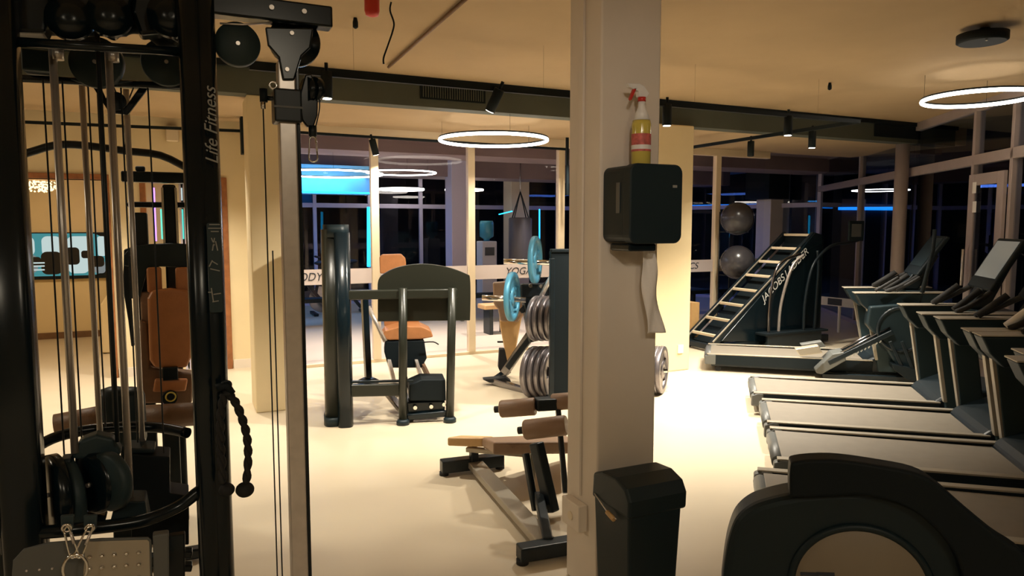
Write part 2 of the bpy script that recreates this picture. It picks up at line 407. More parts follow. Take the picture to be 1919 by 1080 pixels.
# ================================================================ CEILING FITTINGS
# rails
RZ=2.80
def rail(a,b,label,t=.035): return tag(MB().bar(a,b,t,t).build('light_track','matte'),label,'light track')
ra=PY(480,118,YB-.28); r0=PY(590,131,5.75); r1=PY(1610,228,5.75); rz=(r0.z+r1.z)/2
R0=Vector((r0.x-1.2,5.75,2.82)); R1=PZ(1610,228,2.82); 
R0=PZ(470,118,2.60); R1=PZ(1610,228,2.60); R0.y=R1.y
rail(R0,R1,'long black light track running across in front of the dark beam')
R2=PZ(1290,277,2.66)
rail(PZ(1610,228,2.60),PZ(1292,277,2.60),'short black light track slanting away from the end of the long one')
rail(PY(46,229,7.95),PY(462,246,7.95),'thin black light track across the cream wall behind the cable machine',.028)
rail(PY(556,248,7.95),PY(1063,280,7.95),'thin black light track in front of the glass partition',.028)
tag(MB().box((PY(449,220,7.9).x,7.80,PY(455,290,7.9).z),(PY(468,220,7.9).x,7.93,PY(455,221,7.9).z)).build('wall_speaker','matte',bevel=.006),'narrow upright black speaker at the end of the track left of the cream post','speaker')
tag(MB().bar(PY(1063,212,7.9),PY(1063,366,7.9),.03,.03).build('hanging_bar','matte'),'thin black vertical bar hanging beside the near column','bar')
TY=R1.y
def proto_head(lit=True):
    r=thing('spot_lamp','x','spot lamp')
    MB().lathe((0,0,0),(0,0,1),[(.036,-.085),(.038,-.083),(.038,.085),(.036,.087)],24).build('lamp_housing','matte',r)
    MB().cyl((0,0,.115),(0,0,1),.012,.06,10).build('mounting_stem','matte',r)
    MB().cyl((0,0,-.084),(0,0,1),.031,.008,20).build('lamp_lens','lens' if lit else 'rubber',r)
    return r
heads=[((612,160),TY,(0,0),'upright spot lamp above the chrome post of the cable machine',170,95),
 ((927,188),TY,(.45,.3),'tilted spot lamp under the dark beam beside the grille',220,90),
 ((1250,216),TY,(0,0),'spot lamp just right of the near column',420,110),
 ((1477,236),TY,(0,0),'left of the two spot lamps at the corner of the tracks',380,110),
 ((1522,262),PZ(1522,246,2.6).y,(0,0),'right and lower of the two spot lamps at the corner of the tracks',260,100),
 ((701,276),7.9,(.2,-.3),'small spot lamp in front of the first glass mullion',90,100),
 ((1407,279),PZ(1407,262,2.6).y,(0,0),'unlit dark spot lamp above the balls',0,90),
 ((1913,115),4.6,(.1,.2),'spot lamp cut by the right edge of the picture',60,90)]
first=None; dark=None
for a_,n_ in((R0,5),(R1,5)): pass
for f in(.12,.38,.64,.9): q=R0.lerp(R1,f); tag(MB().tube([q+Vector((0,0,.019)),Vector((q.x,q.y,CEIL-.001))],.0007,4).build('hanging_wire','matte'),'thin wire carrying the long track in front of the dark beam','wire','track wires')
for (px,Y,tl,lab,e,sp) in heads:
    p=PY(*px,Y)
    if e==0: o=proto_head(False); o.location=p; tag(o,lab,'spot lamp','track spot lamps')
    else:
        if first is None: first=proto_head(); o=first
        else: o=dup(first,p)
        o.location=p; tag(o,lab,'spot lamp','track spot lamps')
    o.rotation_euler=(tl[0],tl[1],0)
    if e:
        R=Matrix.Rotation(tl[1],3,'Y')@Matrix.Rotation(tl[0],3,'X'); R=o.rotation_euler.to_matrix(); dv=R@Vector((0,0,-1))
        lo=p+dv*.10; lamp('spot_light','SPOT',lo,e,NEUT,.03,target=lo+dv,spot=sp,blend=.8)
# added bare spots without lamp bodies, lifting floor, walls, climber and far room
for x,y,e in((2.9,4.65,170),(5.8,5.5,190),(6.4,6.7,230),(-.4,4.65,60),(.2,7.3,210),(-1.4,7.3,210),(1.8,7.6,130),(3.4,7.6,110),(4.4,7.6,90)):
    lamp('spot_light','SPOT',(x,y,2.55),e,NEUT,.05,spot=120,blend=.9)
for x,y,e in((1.4,9.3,260),(3.2,9.3,300),(5.2,9.4,300),(7.2,9.6,70)): lamp('spot_light','SPOT',(x,y,2.5),e,(1,.88,.84),.05,spot=100,blend=.9)
# rings
def ring(px,py,z,R,label,r=.014,drop=True):
    p=PZ(px,py,z); o=thing('ring_light',label,'ring light',p,0,'white ring lights')
    MB().torus(p,(0,0,1),R,r,72,8,1.2).build('ring_diffuser','ring',o)
    MB().torus(p+Vector((0,0,r+.008)),(0,0,1),R,r*.8,72,6,.8).build('ring_housing','matte',o)
    top=2.94 if p.y<6.2 else(2.71 if p.y<8.2 else 2.855)+(.1 if p.x>12 else 0)
    w_=MB()
    for k in range(3):
        a=2*PI*k/3+.4; b=p+Vector((R*math.cos(a),R*math.sin(a),r)); w_.tube([b,b+Vector((0,0,top-b.z))],.0015,5)
    w_.build('suspension_wires','matte',o); return o
o=ring(925,263,2.50,.565,'big white ring light hanging in front of the glass partition')
ring(1832,185,2.72,.43,'white ring light at the right edge above the treadmills',.014)
ring(752,324,2.45,.55,'white ring light inside the far room, right of the first mullion',.009)
ring(618,326,2.38,.78,'widest white ring light inside the far room, cut by the chrome post',.010)
ring(753,355,2.35,.44,'small flat white ring light in the middle of the far room',.018)
ring(870,356,2.30,.36,'small ring light beyond the lavender pillar',.014)
ring(1650,357,2.40,.58,'reflected white ring light, built outside the dark windows left of the round mauve post',.007)  # window reflection rebuilt as a glowing ring outside
# conduit, cable, red lamp, sprinklers, disc, grille
a=PZ(905,-30,2.93); b=PZ(728,126,2.93)
tag(MB().tube([a,b],.012,8).build('ceiling_conduit','brown'),'thin pipe running diagonally across the ceiling','pipe')
Fc=PZ(730,60,2.9)
pts=[PY(733,4,3.85),PY(731,20,3.85),PY(738,42,3.85),PY(736,58,3.85),PY(727,85,3.85),PY(719,108,3.85),PY(719,120,3.85)]
tag(MB().tube(smoothpath(pts,4),.005,6).build('loose_cable','matte'),'loose dark cable dangling from the ceiling beside the pipe','cable')
t=thing('ceiling_lantern','red capsule shaped fitting hanging at the top edge','lamp',PY(697,10,4.0))
p=PY(697,10,4.0); MB().lathe(p,(0,0,1),[(.01,-.062),(.035,-.055),(.042,-.03),(.042,.06),(.036,.07)],20).build('lantern_body','red',t)
MB().cyl(p+Vector((0,0,.17)),(0,0,1),.012,.24,10).build('stem','matte',t)
for px,py,Y,l in((666,42,4.4,'small dark sprinkler head on the ceiling left of the dangling cable'),(1555,161,4.2,'small dark sprinkler head alone on the right part of the ceiling')):
    p=PZ(px,py,2.92); tag(MB().lathe(p,(0,0,1),[(.006,-.04),(.018,-.03),(.018,.0),(.012,.028)],12).build('sprinkler_head','matte'),l,'sprinkler')
p=PZ(1841,72,2.88); t=thing('ceiling_disc','round black ceiling disc above the right hand ring light','ceiling lamp',p)
MB().lathe(p,(0,0,1),[(.14,-.03),(.155,-.02),(.155,.03)],36).build('disc_body','matte',t); MB().cyl(p+Vector((.02,0,.05)),(0,0,1),.03,.04,14).build('mount','matte',t)
MB().cyl(p+Vector((-.05,-.06,-.033)),(0,0,1),.006,.004,10).build('sensor','wprint',t)
a=PY(787,155,YB-.03);b=PY(910,192,YB-.03); zz0,zz1=2.76,2.90
t=thing('air_grille','dark slotted air grille on the front of the dark beam','vent',(a.x,YB-.03,zz0))
MB().box((a.x,YB-.03,zz0),(b.x,YB-.021,zz1)).build('grille_frame','matte',t,.002)
for k in range(26): x=a.x+.03+(b.x-a.x-.06)*k/25; MB().box((x-.004,YB-.038,zz0+.015),(x+.004,YB-.031,zz1-.015)).build('slat','fascia',t)
a=PY(1640,225,YB-.03);b=PY(1725,262,YB-.03)
tag(MB().box((a.x,YB-.03,2.74),(b.x,YB-.021,2.90)).build('air_grille','matte',bevel=.003),'plain dark air grille at the right end of the dark beam','vent')
tag(MB().box((PY(308,192,8.4).x,8.36,2.5),(PY(332,192,8.4).x,8.448,2.66)).build('emergency_lamp','frame',bevel=.01),'small cream emergency lamp high on the back wall','lamp')
# ================================================================ ON THE COLUMN
yf=AY0
def CF(px,py,dy=0): return PY(px,py,yf-dy)
# dispenser: front face .23 in front
dz1=CF(1180,308,.12).z; dz0=CF(1180,455,.12).z
xa=CF(1134,380,0).x; 
fx0=PY(1181,380,yf-.20).x; fx1=PY(1279,380,yf-.20).x
t=thing('paper_towel_dispenser','black paper towel dispenser mounted on the near column','dispenser',((fx0+fx1)/2,yf,dz0))
z0=PY(1230,457,yf-.2).z; z1=PY(1230,307,yf-.2).z
pr=rrect((fx0+fx1)/2,(z0+z1)/2,(fx1-fx0)/2,(z1-z0)/2,.035)
MB().prism([(x,yf-.20,z) for x,z in pr],(0,.05,0)).build('front_cover','plas',t,.006)
MB().prism([(x,yf-.149,z) for x,z in rrect((fx0+fx1)/2,(z0+z1)/2,(fx1-fx0)/2-.004,(z1-z0)/2-.004,.03)],(0,.148,0)).build('case','plas',t,.004)
MB().box((fx0+.0005,yf-.125,z0+.12),(fx0+.0035,yf-.10,z0+.24)).build('side_window','grey',t,.001)
MB().box((fx0+.02,yf-.17,z0-.03),(fx1-.1,yf-.03,z0-.0005)).build('outlet_tray','gloss',t,.008)
MB().box((fx1-.05,yf-.203,z0+.22),(fx1-.03,yf-.2005,z0+.23)).build('lock','print',t)
# towel hanging from the dispenser
pw=[]; n=22
tp=[PY(px,py,yf-.09) for px,py in((1214,455),(1219,500),(1221,545),(1226,590),(1232,625))]
path=smoothpath(tp,5); vs=[];fsx=[]
for i,q in enumerate(path):
    f_=i/(len(path)-1); hw=.03+.012*f_
    for k in range(5): 
        s_=(k/4-.5)*2; vs.append((q.x+s_*hw,q.y+.012*math.sin(s_*2.5+i*.45)+.008,q.z))
for i in range(len(path)-1):
    for k in range(4): fsx.append((i*5+k,i*5+k+1,i*5+k+6,i*5+k+5))
o=tag(MB().add(vs,fsx,True).build('paper_towel','paper'),'white paper towel hanging from the black dispenser','paper towel')
so=o.modifiers.new('thick','SOLIDIFY'); so.thickness=.0015
# spray bottle on top
bx=PY(1201,300,yf-.10); zb=z1+.001
bc=Vector((bx.x,bx.y,zb)); sc=(PY(1201,157,yf-.1).z-zb)/.30
t=thing('spray_bottle','clear spray bottle of yellow cleaner with a white and red trigger, on the dispenser','bottle',bc)
def bl(r,h): return (r*sc,h*sc)
MB().lathe(bc,(0,0,1),[bl(.033,0),bl(.036,.006),bl(.036,.15),bl(.033,.165)],28).build('bottle_body','yliq',t)
MB().lathe(bc,(0,0,1),[bl(.0325,.166),bl(.022,.195),bl(.014,.215),bl(.013,.235)],28).build('bottle_neck','white',t)
MB().lathe(bc,(0,0,1),[bl(.0366,.05),bl(.0366,.115)],28,False).build('bottle_label','label',t)
MB().lathe(bc,(0,0,1),[bl(.0368,.058),bl(.0368,.074)],28,False).build('label_band','white',t)
MB().cyl(bc+Vector((0,0,.243*sc)),(0,0,1),.015*sc,.016*sc,20).build('collar','red',t)
h_=lambda x,z:bc+Vector((x*sc,0,z*sc))
MB().prism([h_(.022,.252),h_(-.012,.252),h_(-.014,.272),h_(-.055,.284),h_(-.062,.297),h_(-.01,.300),h_(.012,.292),h_(.034,.268)],(0,.02*sc,0)).build('trigger_head','white',t,.002)
MB().prism([h_(-.022,.283),h_(-.034,.283),h_(-.052,.242),h_(-.046,.236)],(0,.014*sc,0)).build('trigger','red',t,.002)
# conduit and sockets on the left face
xs=AX0-.012
def CL(px,py,dx=0): d=ray(px,py); x=AX0-dx; return CAM+d*(x/d.x)
ya=CL(1091,300).y
tag(MB().box((xs,ya-.02,.42),(AX0-.0005,ya+.02,CEIL-.01)).build('cable_duct','col',bevel=.002),'slim cream cable duct running up the side of the near column','duct')
b_=CL(1072,960,.02)
t=thing('socket_box','cream double socket box low on the side of the near column','socket',(AX0,b_.y,b_.z-.05))
MB().box((AX0-.045,b_.y-.10,b_.z-.055),(AX0-.0005,b_.y+.05,b_.z+.065)).build('box','col',t,.005)
MB().cyl((AX0-.046,b_.y-.03,b_.z),(1,0,0),.02,.006,18).build('socket','frame',t)
# bin
t0=PY(1175,900,yf-.30); bxl=PY(1176,1000,yf-.26).x; bxr=PY(1280,1000,yf-.26).x
zt_=PY(1230,880,yf-.15).z
t=thing('swing_bin','tall black bin with a curved lid standing against the near column','bin',((bxl+bxr)/2,yf-.14,0))
zl=zt_-.11
MB().hexa([(bxl+.02,yf-.25,0),(bxr-.03,yf-.25,0),(bxr-.03,yf-.02,0),(bxl+.02,yf-.02,0)],[(bxl+.002,yf-.265,zl),(bxr-.012,yf-.265,zl),(bxr-.012,yf-.005,zl),(bxl+.002,yf-.005,zl)]).build('bin_body','plas',t,.012)
pf=[(-.275,zl-.02),(-.278,zl+.05),(-.25,zl+.095),(-.18,zl+.118),(-.08,zl+.112),(-.01,zl+.085),(-.002,zl-.02)]
MB().prism([(bxl-.006,yf+y,z) for y,z in pf],(bxr-bxl+.01,0,0)).build('bin_lid','plas',t,.012)
q0=Vector((bxl-.009,yf-.03,zl+.002))
MB().tube([q0,q0+Vector((-.006,-.10,-.035)),q0+Vector((-.004,-.17,-.045))],.003,6).build('hinge_wire','steel',t)
MB().tube([q0+Vector((-.008,-.11,-.037)),q0+Vector((-.008,-.16,-.05))],.010,10).build('paper_tag','tan',t)
# ================================================================ CABLE MACHINE (foreground left)
YC=2.2
def C(px,py,Y=YC): return PY(px,py,Y)
cm=thing('cable_machine','large glossy black cable machine with chrome guide rods filling the left foreground','gym machine',(C(380,600).x-.2,YC,0))
def oval(x,y,z0,z1,rx,ry,e=3.0,n=28):
    pts=[]
    for i in range(n):
        t=2*PI*i/n; c_,s_=math.cos(t),math.sin(t)
        pts.append((x+rx*math.copysign(abs(c_)**(2/e),c_),y+ry*math.copysign(abs(s_)**(2/e),s_),z0))
    return MB().prism(pts,(0,0,z1-z0),True)
pr_l=C(352,500).x; pr_r=C(418,500).x; ZTOP=2.34
xr=(pr_l+pr_r)/2
oval(pr_l+.030,YC,0.0,ZTOP,.032,.042).build('frame_post','gloss',cm)
oval(pr_r-.030,YC+.012,0.0,ZTOP,.032,.05).build('frame_post','gloss',cm)
lp=PY(30,500,YC); 
oval(C(60,500).x-.05,YC,0.0,ZTOP,.05,.05,4.5).build('frame_post','gloss',cm)
oval(C(8,500).x-.05,YC+.05,0.0,ZTOP,.045,.05).build('frame_post','gloss',cm)
# second, rear frame
YB2=2.62
xl=C(60,500).x-.045
for x in(C(375,500,YB2).x,C(20,500,YB2).x): oval(x,YB2,0,ZTOP-.05,.03,.03).build('frame_post','gloss',cm)
# cross members
def xbar(pya,pyb,Y,r,pa=-10,pb=352): return MB().tube([C(pa,pya,Y),C(pb,pyb,Y)],r,16)
xbar(76,98,YC-.005,.0125).build('crossbar','gloss',cm)
xbar(146,163,YB2-.1,.011,20,360).build('crossbar','gloss',cm)
# cable trough (grey beam) between the crossbars
MB().box((C(40,90,YC+.28).x,YC+.26,C(40,133,YC+.28).z),(C(100,90,YC+.28).x,YC+.34,C(40,92,YC+.28).z)).build('pulley_beam','teal',cm,.006)
# top shrouds and pulleys
def shroud(pts,Y,th,m='gloss',name='top_shroud',bev=.01): 
    return MB().prism([C(x,y,Y) for x,y in pts],(0,th,0)).build(name,m,cm,bev)
shroud([(-60,-60),(60,-60),(95,10),(85,62),(-60,58)],YC+.02,.09)
shroud([(88,-70),(175,-70),(170,45),(120,62),(92,20)],YC+.05,.10)
shroud([(178,-70),(262,-70),(236,40),(210,64),(184,50)],YC+.05,.10)
shroud([(255,-70),(352,-70),(350,88),(305,62),(262,66),(246,20)],YC+.08,.07)
shroud([(-70,-90),(356,-90),(352,60),(330,85),(300,88),(268,62),(244,60),(236,66),(-60,62)],YC+.19,.03,'matte','top_backing')
for px,py,r,Y in((130,35,.055,YC+.02),(205,30,.055,YC+.02),(320,30,.06,YC+.05)):
    MB().lathe(C(px,py,Y-.01),(0,1,0),[(.006,-.016),(r,-.012),(r*.93,-.004),(r*.93,.004),(r,.012),(.006,.016)],32).build('pulley','gloss',cm)
for px,py,r,Y,ax in((445,84,.062,YC+.02,(0,1,0)),(312,118,.072,YC+.30,(0,1,0)),(182,118,.075,YC+.30,(.25,1,0))):
    c=C(px,py,Y); o=MB().lathe(c,ax,[(.006,-.016),(r*.97,-.016),(r,-.012),(r,.012),(r*.97,.016),(.006,.016)],40).build('pulley','teal',cm)
    d_=Vector(ax).normalized(); MB().cyl(c-d_*.019,d_,.006,.006,8).build('bolt','steel',o)
shroud([(130,148),(250,152),(215,158),(160,158)],YC+.30,.05,'plas','pulley_guard',.004)
# lower v brackets below the rear crossbar
shroud([(172,160),(188,160),(206,202),(222,202),(235,200),(262,162),(280,162),(240,215),(205,212)],YC+.36,.02,'gloss','pulley_bracket',.003)
MB().cyl(C(218,190,YC+.35),(0,1,0),.028,.018,28).build('pulley','gloss',cm)
# guide rods
def rod(pxt,pyt,pxb,pyb,Y,r,m='rod',name='guide_rod'):
    a=C(pxt,pyt,Y);b=C(pxb,pyb,Y); x=(a.x+b.x)/2; return MB().tube([Vector((x,Y,a.z)),Vector((x,Y,b.z))],r,14).build(name,m,cm)
rod(108,86,131,850,YC+.10,.0100); rod(212,96,236,942,YC+.10,.0100)
rod(161,160,180,812,YC+.40,.0088); rod(243,168,261,842,YC+.40,.0088)
for px,py in((108,100),(212,104)): MB().cyl(C(px,py,YC+.10),(0,0,1),.015,.035,16).build('rod_collar','rod',cm)
# cables
for pxt,pyt,pxb,pyb,Y in((98,150,104,860,YC+.2),(125,150,146,840,YC+.22),(173,160,190,800,YC+.36),(197,60,206,830,YC+.05),(233,165,252,830,YC+.3),(284,165,301,850,YC+.25),(411,130,420,725,YC+.02),(190,150,206,800,YC+.41)):
    rod(pxt,pyt,pxb,pyb,Y,.0024 if pxt!=197 else .006,'black','cable')
# weight stacks
def block(pts,Y,th,m='matte',name='weight_stack',bev=.004): return shroud(pts,Y,th,m,name,bev)
ws=block([(246,852),(318,857),(318,925),(354,930),(354,1022),(246,1022)],YC+.30,.12)
block([(240,840),(290,842),(290,850),(246,851)],YC+.31,.10,'plas','top_plate')
block([(-60,888),(42,894),(60,1010),(-60,1010)],YC-.02,.12)
block([(216,940),(272,940),(280,982),(205,985)],YC+.06,.10,'plas','rod_foot')
MB().cyl(C(237,932,YC+.10),(0,0,1),.013,.06,16).build('rod_collar','chrome',cm)
block([(0,1005),(56,1010),(70,1040),(0,1042)],YC-.02,.1,'grey','stack_base')
# lower pulleys
def wheel(px,py,rx,ry,Y,th,m='teal'):
    c=C(px,py,Y); d=(C(px,py+ry,Y)-C(px,py-ry,Y)).length/2; k=min(1,rx/ry); ax=Vector((-math.sin(math.acos(k)),-k,0)); ax=Matrix.Rotation(math.radians(0),3,'Z')@ax
    o=MB().lathe(c,ax,[(.006,-th),(d*.9,-th),(d,-th*.6),(d,th*.6),(d*.9,th),(.006,th)],40).build('pulley',m,cm)
    MB().cyl(c+ax*(th+.003),ax,.007,.008,8).build('bolt','steel',o); return o
wheel(206,902,34,54,YC+.06,.018); wheel(180,905,34,56,YC+.10,.02,'gloss'); wheel(105,925,26,72,YC+.08,.02,'gloss'); wheel(130,930,26,70,YC+.10,.018,'teal')
block([(134,850),(150,826),(180,815),(212,822),(228,846),(222,858),(150,862),(136,862)],YC+.10,.06,'teal','pulley_guard',.012)
block([(112,862),(134,860),(140,960),(150,985),(112,985),(106,960)],YC+.07,.06,'plas','pulley_housing',.008)
block([(140,858),(220,855),(226,868),(190,868),(165,900),(160,960),(200,968),(196,982),(142,980)],YC+.13,.05,'gloss','pulley_housing',.006)
# straps with eyelets
for px in(125,168):
    block([(px-12,968),(px+14,966),(px+12,992),(px+2,1004),(px-10,1000)],YC-.19,.012,'teal','strap',.003)
    MB().torus(C(px,990,YC-.196),(0,1,.15),.0095,.003,24,8).build('eyelet','chrome',cm)
# hoops
MB().tube(smoothpath([C(55,1000,YC-.02),C(150,992,YC-.05),C(260,978,YC-.04),C(330,952,YC-.01),C(372,922,YC),C(398,905,YC)],5),.018,14).build('front_hoop','gloss',cm)
MB().tube(smoothpath([C(62,842,YB2),C(110,818,YB2+.05),C(190,803,YB2+.08),C(290,801,YB2+.08),C(352,812,YB2)],5),.018,14).build('rear_hoop','gloss',cm)
# low cross members at the right
for ya_,yb_ in((1033,1036),(1060,1062)): MB().bar(C(300,ya_,YC+.12),C(360,yb_,YC+.12),.04,.02).build('low_brace','gloss',cm,.004)
MB().bar(C(330,1000,YC+.1),C(330,1200,YC+.1),.03,.05).build('low_brace','gloss',cm,.004)
# base of the machine
zz=.0
MB().box((xl-.06,YC-.06,0),(pr_r+.02,YC+.05,.05)).build('base_beam','gloss',cm,.01)
MB().box((xl-.06,YB2-.04,0),(C(375,500,YB2).x+.05,YB2+.04,.05)).build('base_beam','gloss',cm,.01)
# foot plate with domed studs
YF=YC-.16
fpm=shroud([(22,1078),(24,1052),(44,1030),(90,1018),(190,1010),(278,1008),(284,1013),(288,1180),(22,1200)],YF,.008,'grey','foot_plate',.003)
s2=shroud([(160,1016),(276,1012),(280,1016),(284,1180),(150,1180)],YF-.003,.0025,'rail','plate_tread',.001)
shroud([(286,1004),(316,1000),(318,1200),(290,1200)],YF-.004,.03,'grey','plate_edge',.004)
for r_,py in enumerate((1044,1066,1090)):
    for k in range(5):
        MB().ball(C(168+k*23,py-k*2,YF-.005),.0062,12,.9).build('tread_stud','chrome',cm)
for k in range(3): MB().ball(C(50+k*24,1070-k*2,YF-.001),.0035,10).build('rivet','steel',cm)
# left stack base foot
# post lettering and placard
def ptxt(s,px,py,size,sh=0,m='print',rot=True,Y=YC-.046):
    c=C(px,py,Y); return text('lettering',s,size,c,(0,0,1) if rot else (1,0,0),(-1,0,0) if rot else (0,0,1),m,cm,sh)
ptxt('Life Fitness',396,236,.047,.35)
a=C(387,418,YC-.045);b=C(418,585,YC-.045)
MB().prism([(x,YC-.048,z) for x,z in rrect((a.x+b.x)/2,(a.z+b.z)/2,(b.x-a.x)/2,(a.z-b.z)/2,.006)],(0,.004,0)).build('instruction_placard','teal',cm)
for px0,py0,px1,py1 in((392,421,412,421),(390,428,416,428),(395,434,410,434),(396,446,402,460),(402,446,398,470),(404,452,408,470),(392,500,398,488),(398,490,408,496),(394,504,412,508),(390,548,396,548),(396,540,400,566),(400,552,414,550),(398,566,410,564)):
    MB().bar(C(px0,py0,YC-.050),C(px1,py1,YC-.050),.0012,.003).build('pictogram','print',cm)
# beam to the right and chrome column
YP=YC+.02
bt=C(620,24,YP);bb=C(620,56,YP)
MB().box((pr_l,YP-.03,bb.z+.0),(bt.x,YP+.03,bb.z+.062)).build('top_beam','gloss',cm,.006)
for px,py in((509,22),(570,29)): MB().cyl((C(px,py,YP-.03).x,YP-.033,bb.z+.035),(0,1,0),.007,.008,12).build('bolt','steel',cm)
xc=(C(527,400).x+C(559,400).x)/2+.0; hw=(C(562,600).x-C(530,600).x)/2
MB().box((xc-hw,YC-.02,.02),(xc+hw,YC+.03,2.08)).build('chrome_column','steel',cm,.005)
MB().box((xc+hw+.0005,YC-.016,.02),(xc+hw+.010,YC+.026,2.08)).build('column_track','gloss',cm,.002)
MB().box((xc-.12,YC-.10,0),(xc+.12,YC+.16,.03)).build('column_foot','gloss',cm,.006)
MB().prism([C(x,y,YC-.03) for x,y in((497,50),(588,52),(582,90),(566,105),(552,150),(530,150),(522,108),(502,85))],(0,.012,0)).build('head_bracket','gloss',cm,.005)
MB().lathe(C(552,78,YC+.045),(0,1,0),[(.006,-.014),(.072,-.014),(.075,-.009),(.075,.009),(.072,.014),(.006,.014)],36).build('pulley','gloss',cm)
for px,py in((547,62),(538,130)): MB().cyl(C(px,py,YC-.033),(0,1,0),.006,.006,12).build('bolt','steel',cm)
MB().tube([C(412,44,YC),C(455,46,YC),C(510,42,YC)],.003,6).build('cable','steel',cm)
# carriage
cz1=C(540,170,YC).z; cz0=C(540,232,YC).z
MB().box((xc-hw-.014,YC-.036,cz0),(xc+hw+.014,YC+.046,cz1)).build('slider_carriage','black',cm,.006)
MB().box((xc-hw-.016,YC-.038,cz0+.04),(xc+hw+.016,YC-.0365,cz0+.046)).build('carriage_trim','grey',cm)
MB().tube([C(526,186,YC),C(500,184,YC)],.007,10).build('pop_pin','gloss',cm)
MB().cyl(C(494,179,YC),(0,0,1),.011,.038,16).build('pin_knob','matte',cm)
MB().torus(C(512,160,YC-.01),(.3,1,0),.010,.003,20,8).build('pin_ring','chrome',cm)
for px in(578,592): MB().lathe(C(px,168,YC+.0),(1,.5,0),[(.005,-.008),(.036,-.008),(.034,0),(.036,.008),(.005,.008)],28).build('pulley','gloss',cm)
MB().prism([C(x,y,YC-.01) for x,y in((560,185),(572,140),(584,138),(596,175),(596,215),(588,238),(576,238),(566,225))],(0,.018,0)).build('pulley_arm','gloss',cm,.004)
MB().cyl(C(588,162,YC-.02),(0,1,0),.008,.012,14).build('bolt','chrome',cm)
MB().tube(smoothpath([C(596,150,YC-.01),C(599,200,YC-.01),C(592,236,YC-.01)],4),.002,6).build('cable','black',cm)
MB().cyl(C(586,246,YC-.01),(0,0,1),.012,.032,14).build('cable_stop','black',cm)
for px0,px1,y0,y1 in((493,521,196,1090),(511,531,470,1090)): 
    a=C(px0,y0,YC-.01); MB().tube([a,Vector((a.x,a.y,.04))],.0022,6).build('cable','black',cm)
MB().cyl(C(493,198,YC-.01),(0,0,1),.007,.02,10).build('cable_end','chrome',cm)
# snap hooks
def hook(name,label,top,L,wd,rd,tilt=0,extra=False):
    t=thing(name,label,'snap hook',top)
    X=Vector((math.cos(tilt),0,math.sin(tilt))); Z=Vector((math.sin(tilt),0,-math.cos(tilt)))
    pts=[top+X*(wd*.35*math.cos(a))+Z*(wd*.35-wd*.35*math.sin(a)) for a in [PI*k/8 for k in range(0,9)]]
    pts=[p for p in pts]; low=[top+X*(-wd*.5*math.cos(a))+Z*(L-wd*.5+wd*.5*math.sin(a)) for a in [PI*k/8 for k in range(0,9)]]
    loop=pts+low+[pts[0]]
    MB().tube(loop,rd,8,cap=False).build('hook_body','chrome',t)
    MB().tube([pts[0]*.8+low[-1]*.2,pts[0]*.35+low[-1]*.65],rd*1.25,8).build('hook_gate','steel',t)
    return t
hook('snap_hook','chrome snap hook dangling open from the pulley of the chrome column',C(586,256,YC-.01),.075,.026,.0026)
a=C(125,992,YC-.05); b=C(142,1052,YC-.05); 
def link(name,label,a,b):
    d=(b-a); L=d.length; d.normalize(); s_=Vector((d.z,0,-d.x))*.0085
    pts=[a+s_*.7,a+d*-.006,a-s_*.7]+[b-s_,b+d*.006,b+s_]
    t=thing(name,label,'snap hook',a); MB().tube(smoothpath(pts+[pts[0]],4),.0026,8).build('hook_body','chrome',t)
    MB().tube([a-s_*.7+d*.01,a-s_*.75+d*L*.6],.0036,8).build('hook_gate','steel',t); return t
link('snap_hook','left of the two chrome snap hooks meeting above the foot plate',C(125,993,YC-.20),C(139,1040,YC-.205))
link('snap_hook','right of the two chrome snap hooks meeting above the foot plate',C(168,991,YC-.20),C(147,1040,YC-.205))
c=C(141,1066,YC-.21)
tag(MB().tube([c+Vector((.026*math.cos(a),0,.036*math.sin(a))) for a in [2*PI*k/24 for k in range(25)]],.0038,8,cap=False).build('steel_ring','chrome'),'oval chrome ring held by the two snap hooks at the lower left','ring')
# rope attachment
tr=thing('tricep_rope','black twisted pull rope with ball ends hanging on the post of the cable machine','rope handle',C(425,722,YC-.05))
YR=YC-.075
def rope(pts,r):
    pts=smoothpath(pts,8); m=MB(); n=len(pts)
    for s_ in(0,PI,):
        hp=[]
        for i,p in enumerate(pts):
            a=i*.75+s_; d=(pts[min(i+1,n-1)]-pts[max(i-1,0)]).normalized(); e=d.cross(Vector((0,1,0))).normalized()
            hp.append(p+(e*math.cos(a)+Vector((0,1,0))*math.sin(a))*r*.45)
        m.tube(hp,r*.72,9)
    return m
rope([C(424,735,YR),C(440,752,YR),C(454,785,YR),C(463,820,YR),C(465,860,YR),C(462,905,YR)],.011).build('rope_strand','rubber',tr)
rope([C(420,740,YR),C(414,775,YR),C(413,820,YR),C(415,860,YR),C(418,905,YR)],.011).build('rope_strand','rubber',tr)
MB().tube([C(405,728,YR),C(425,722,YR),C(434,738,YR)],.012,10).build('rope_clamp','matte',tr)
MB().torus(C(424,722,YR),(0,1,.2),.012,.004,18,8).build('clamp_ring','black',tr)
for px,py in((459,918),(425,918)): MB().ball(C(px,py,YR-.0),.026 if px==459 else .022,20,.85).build('ball_end','rubber',tr)
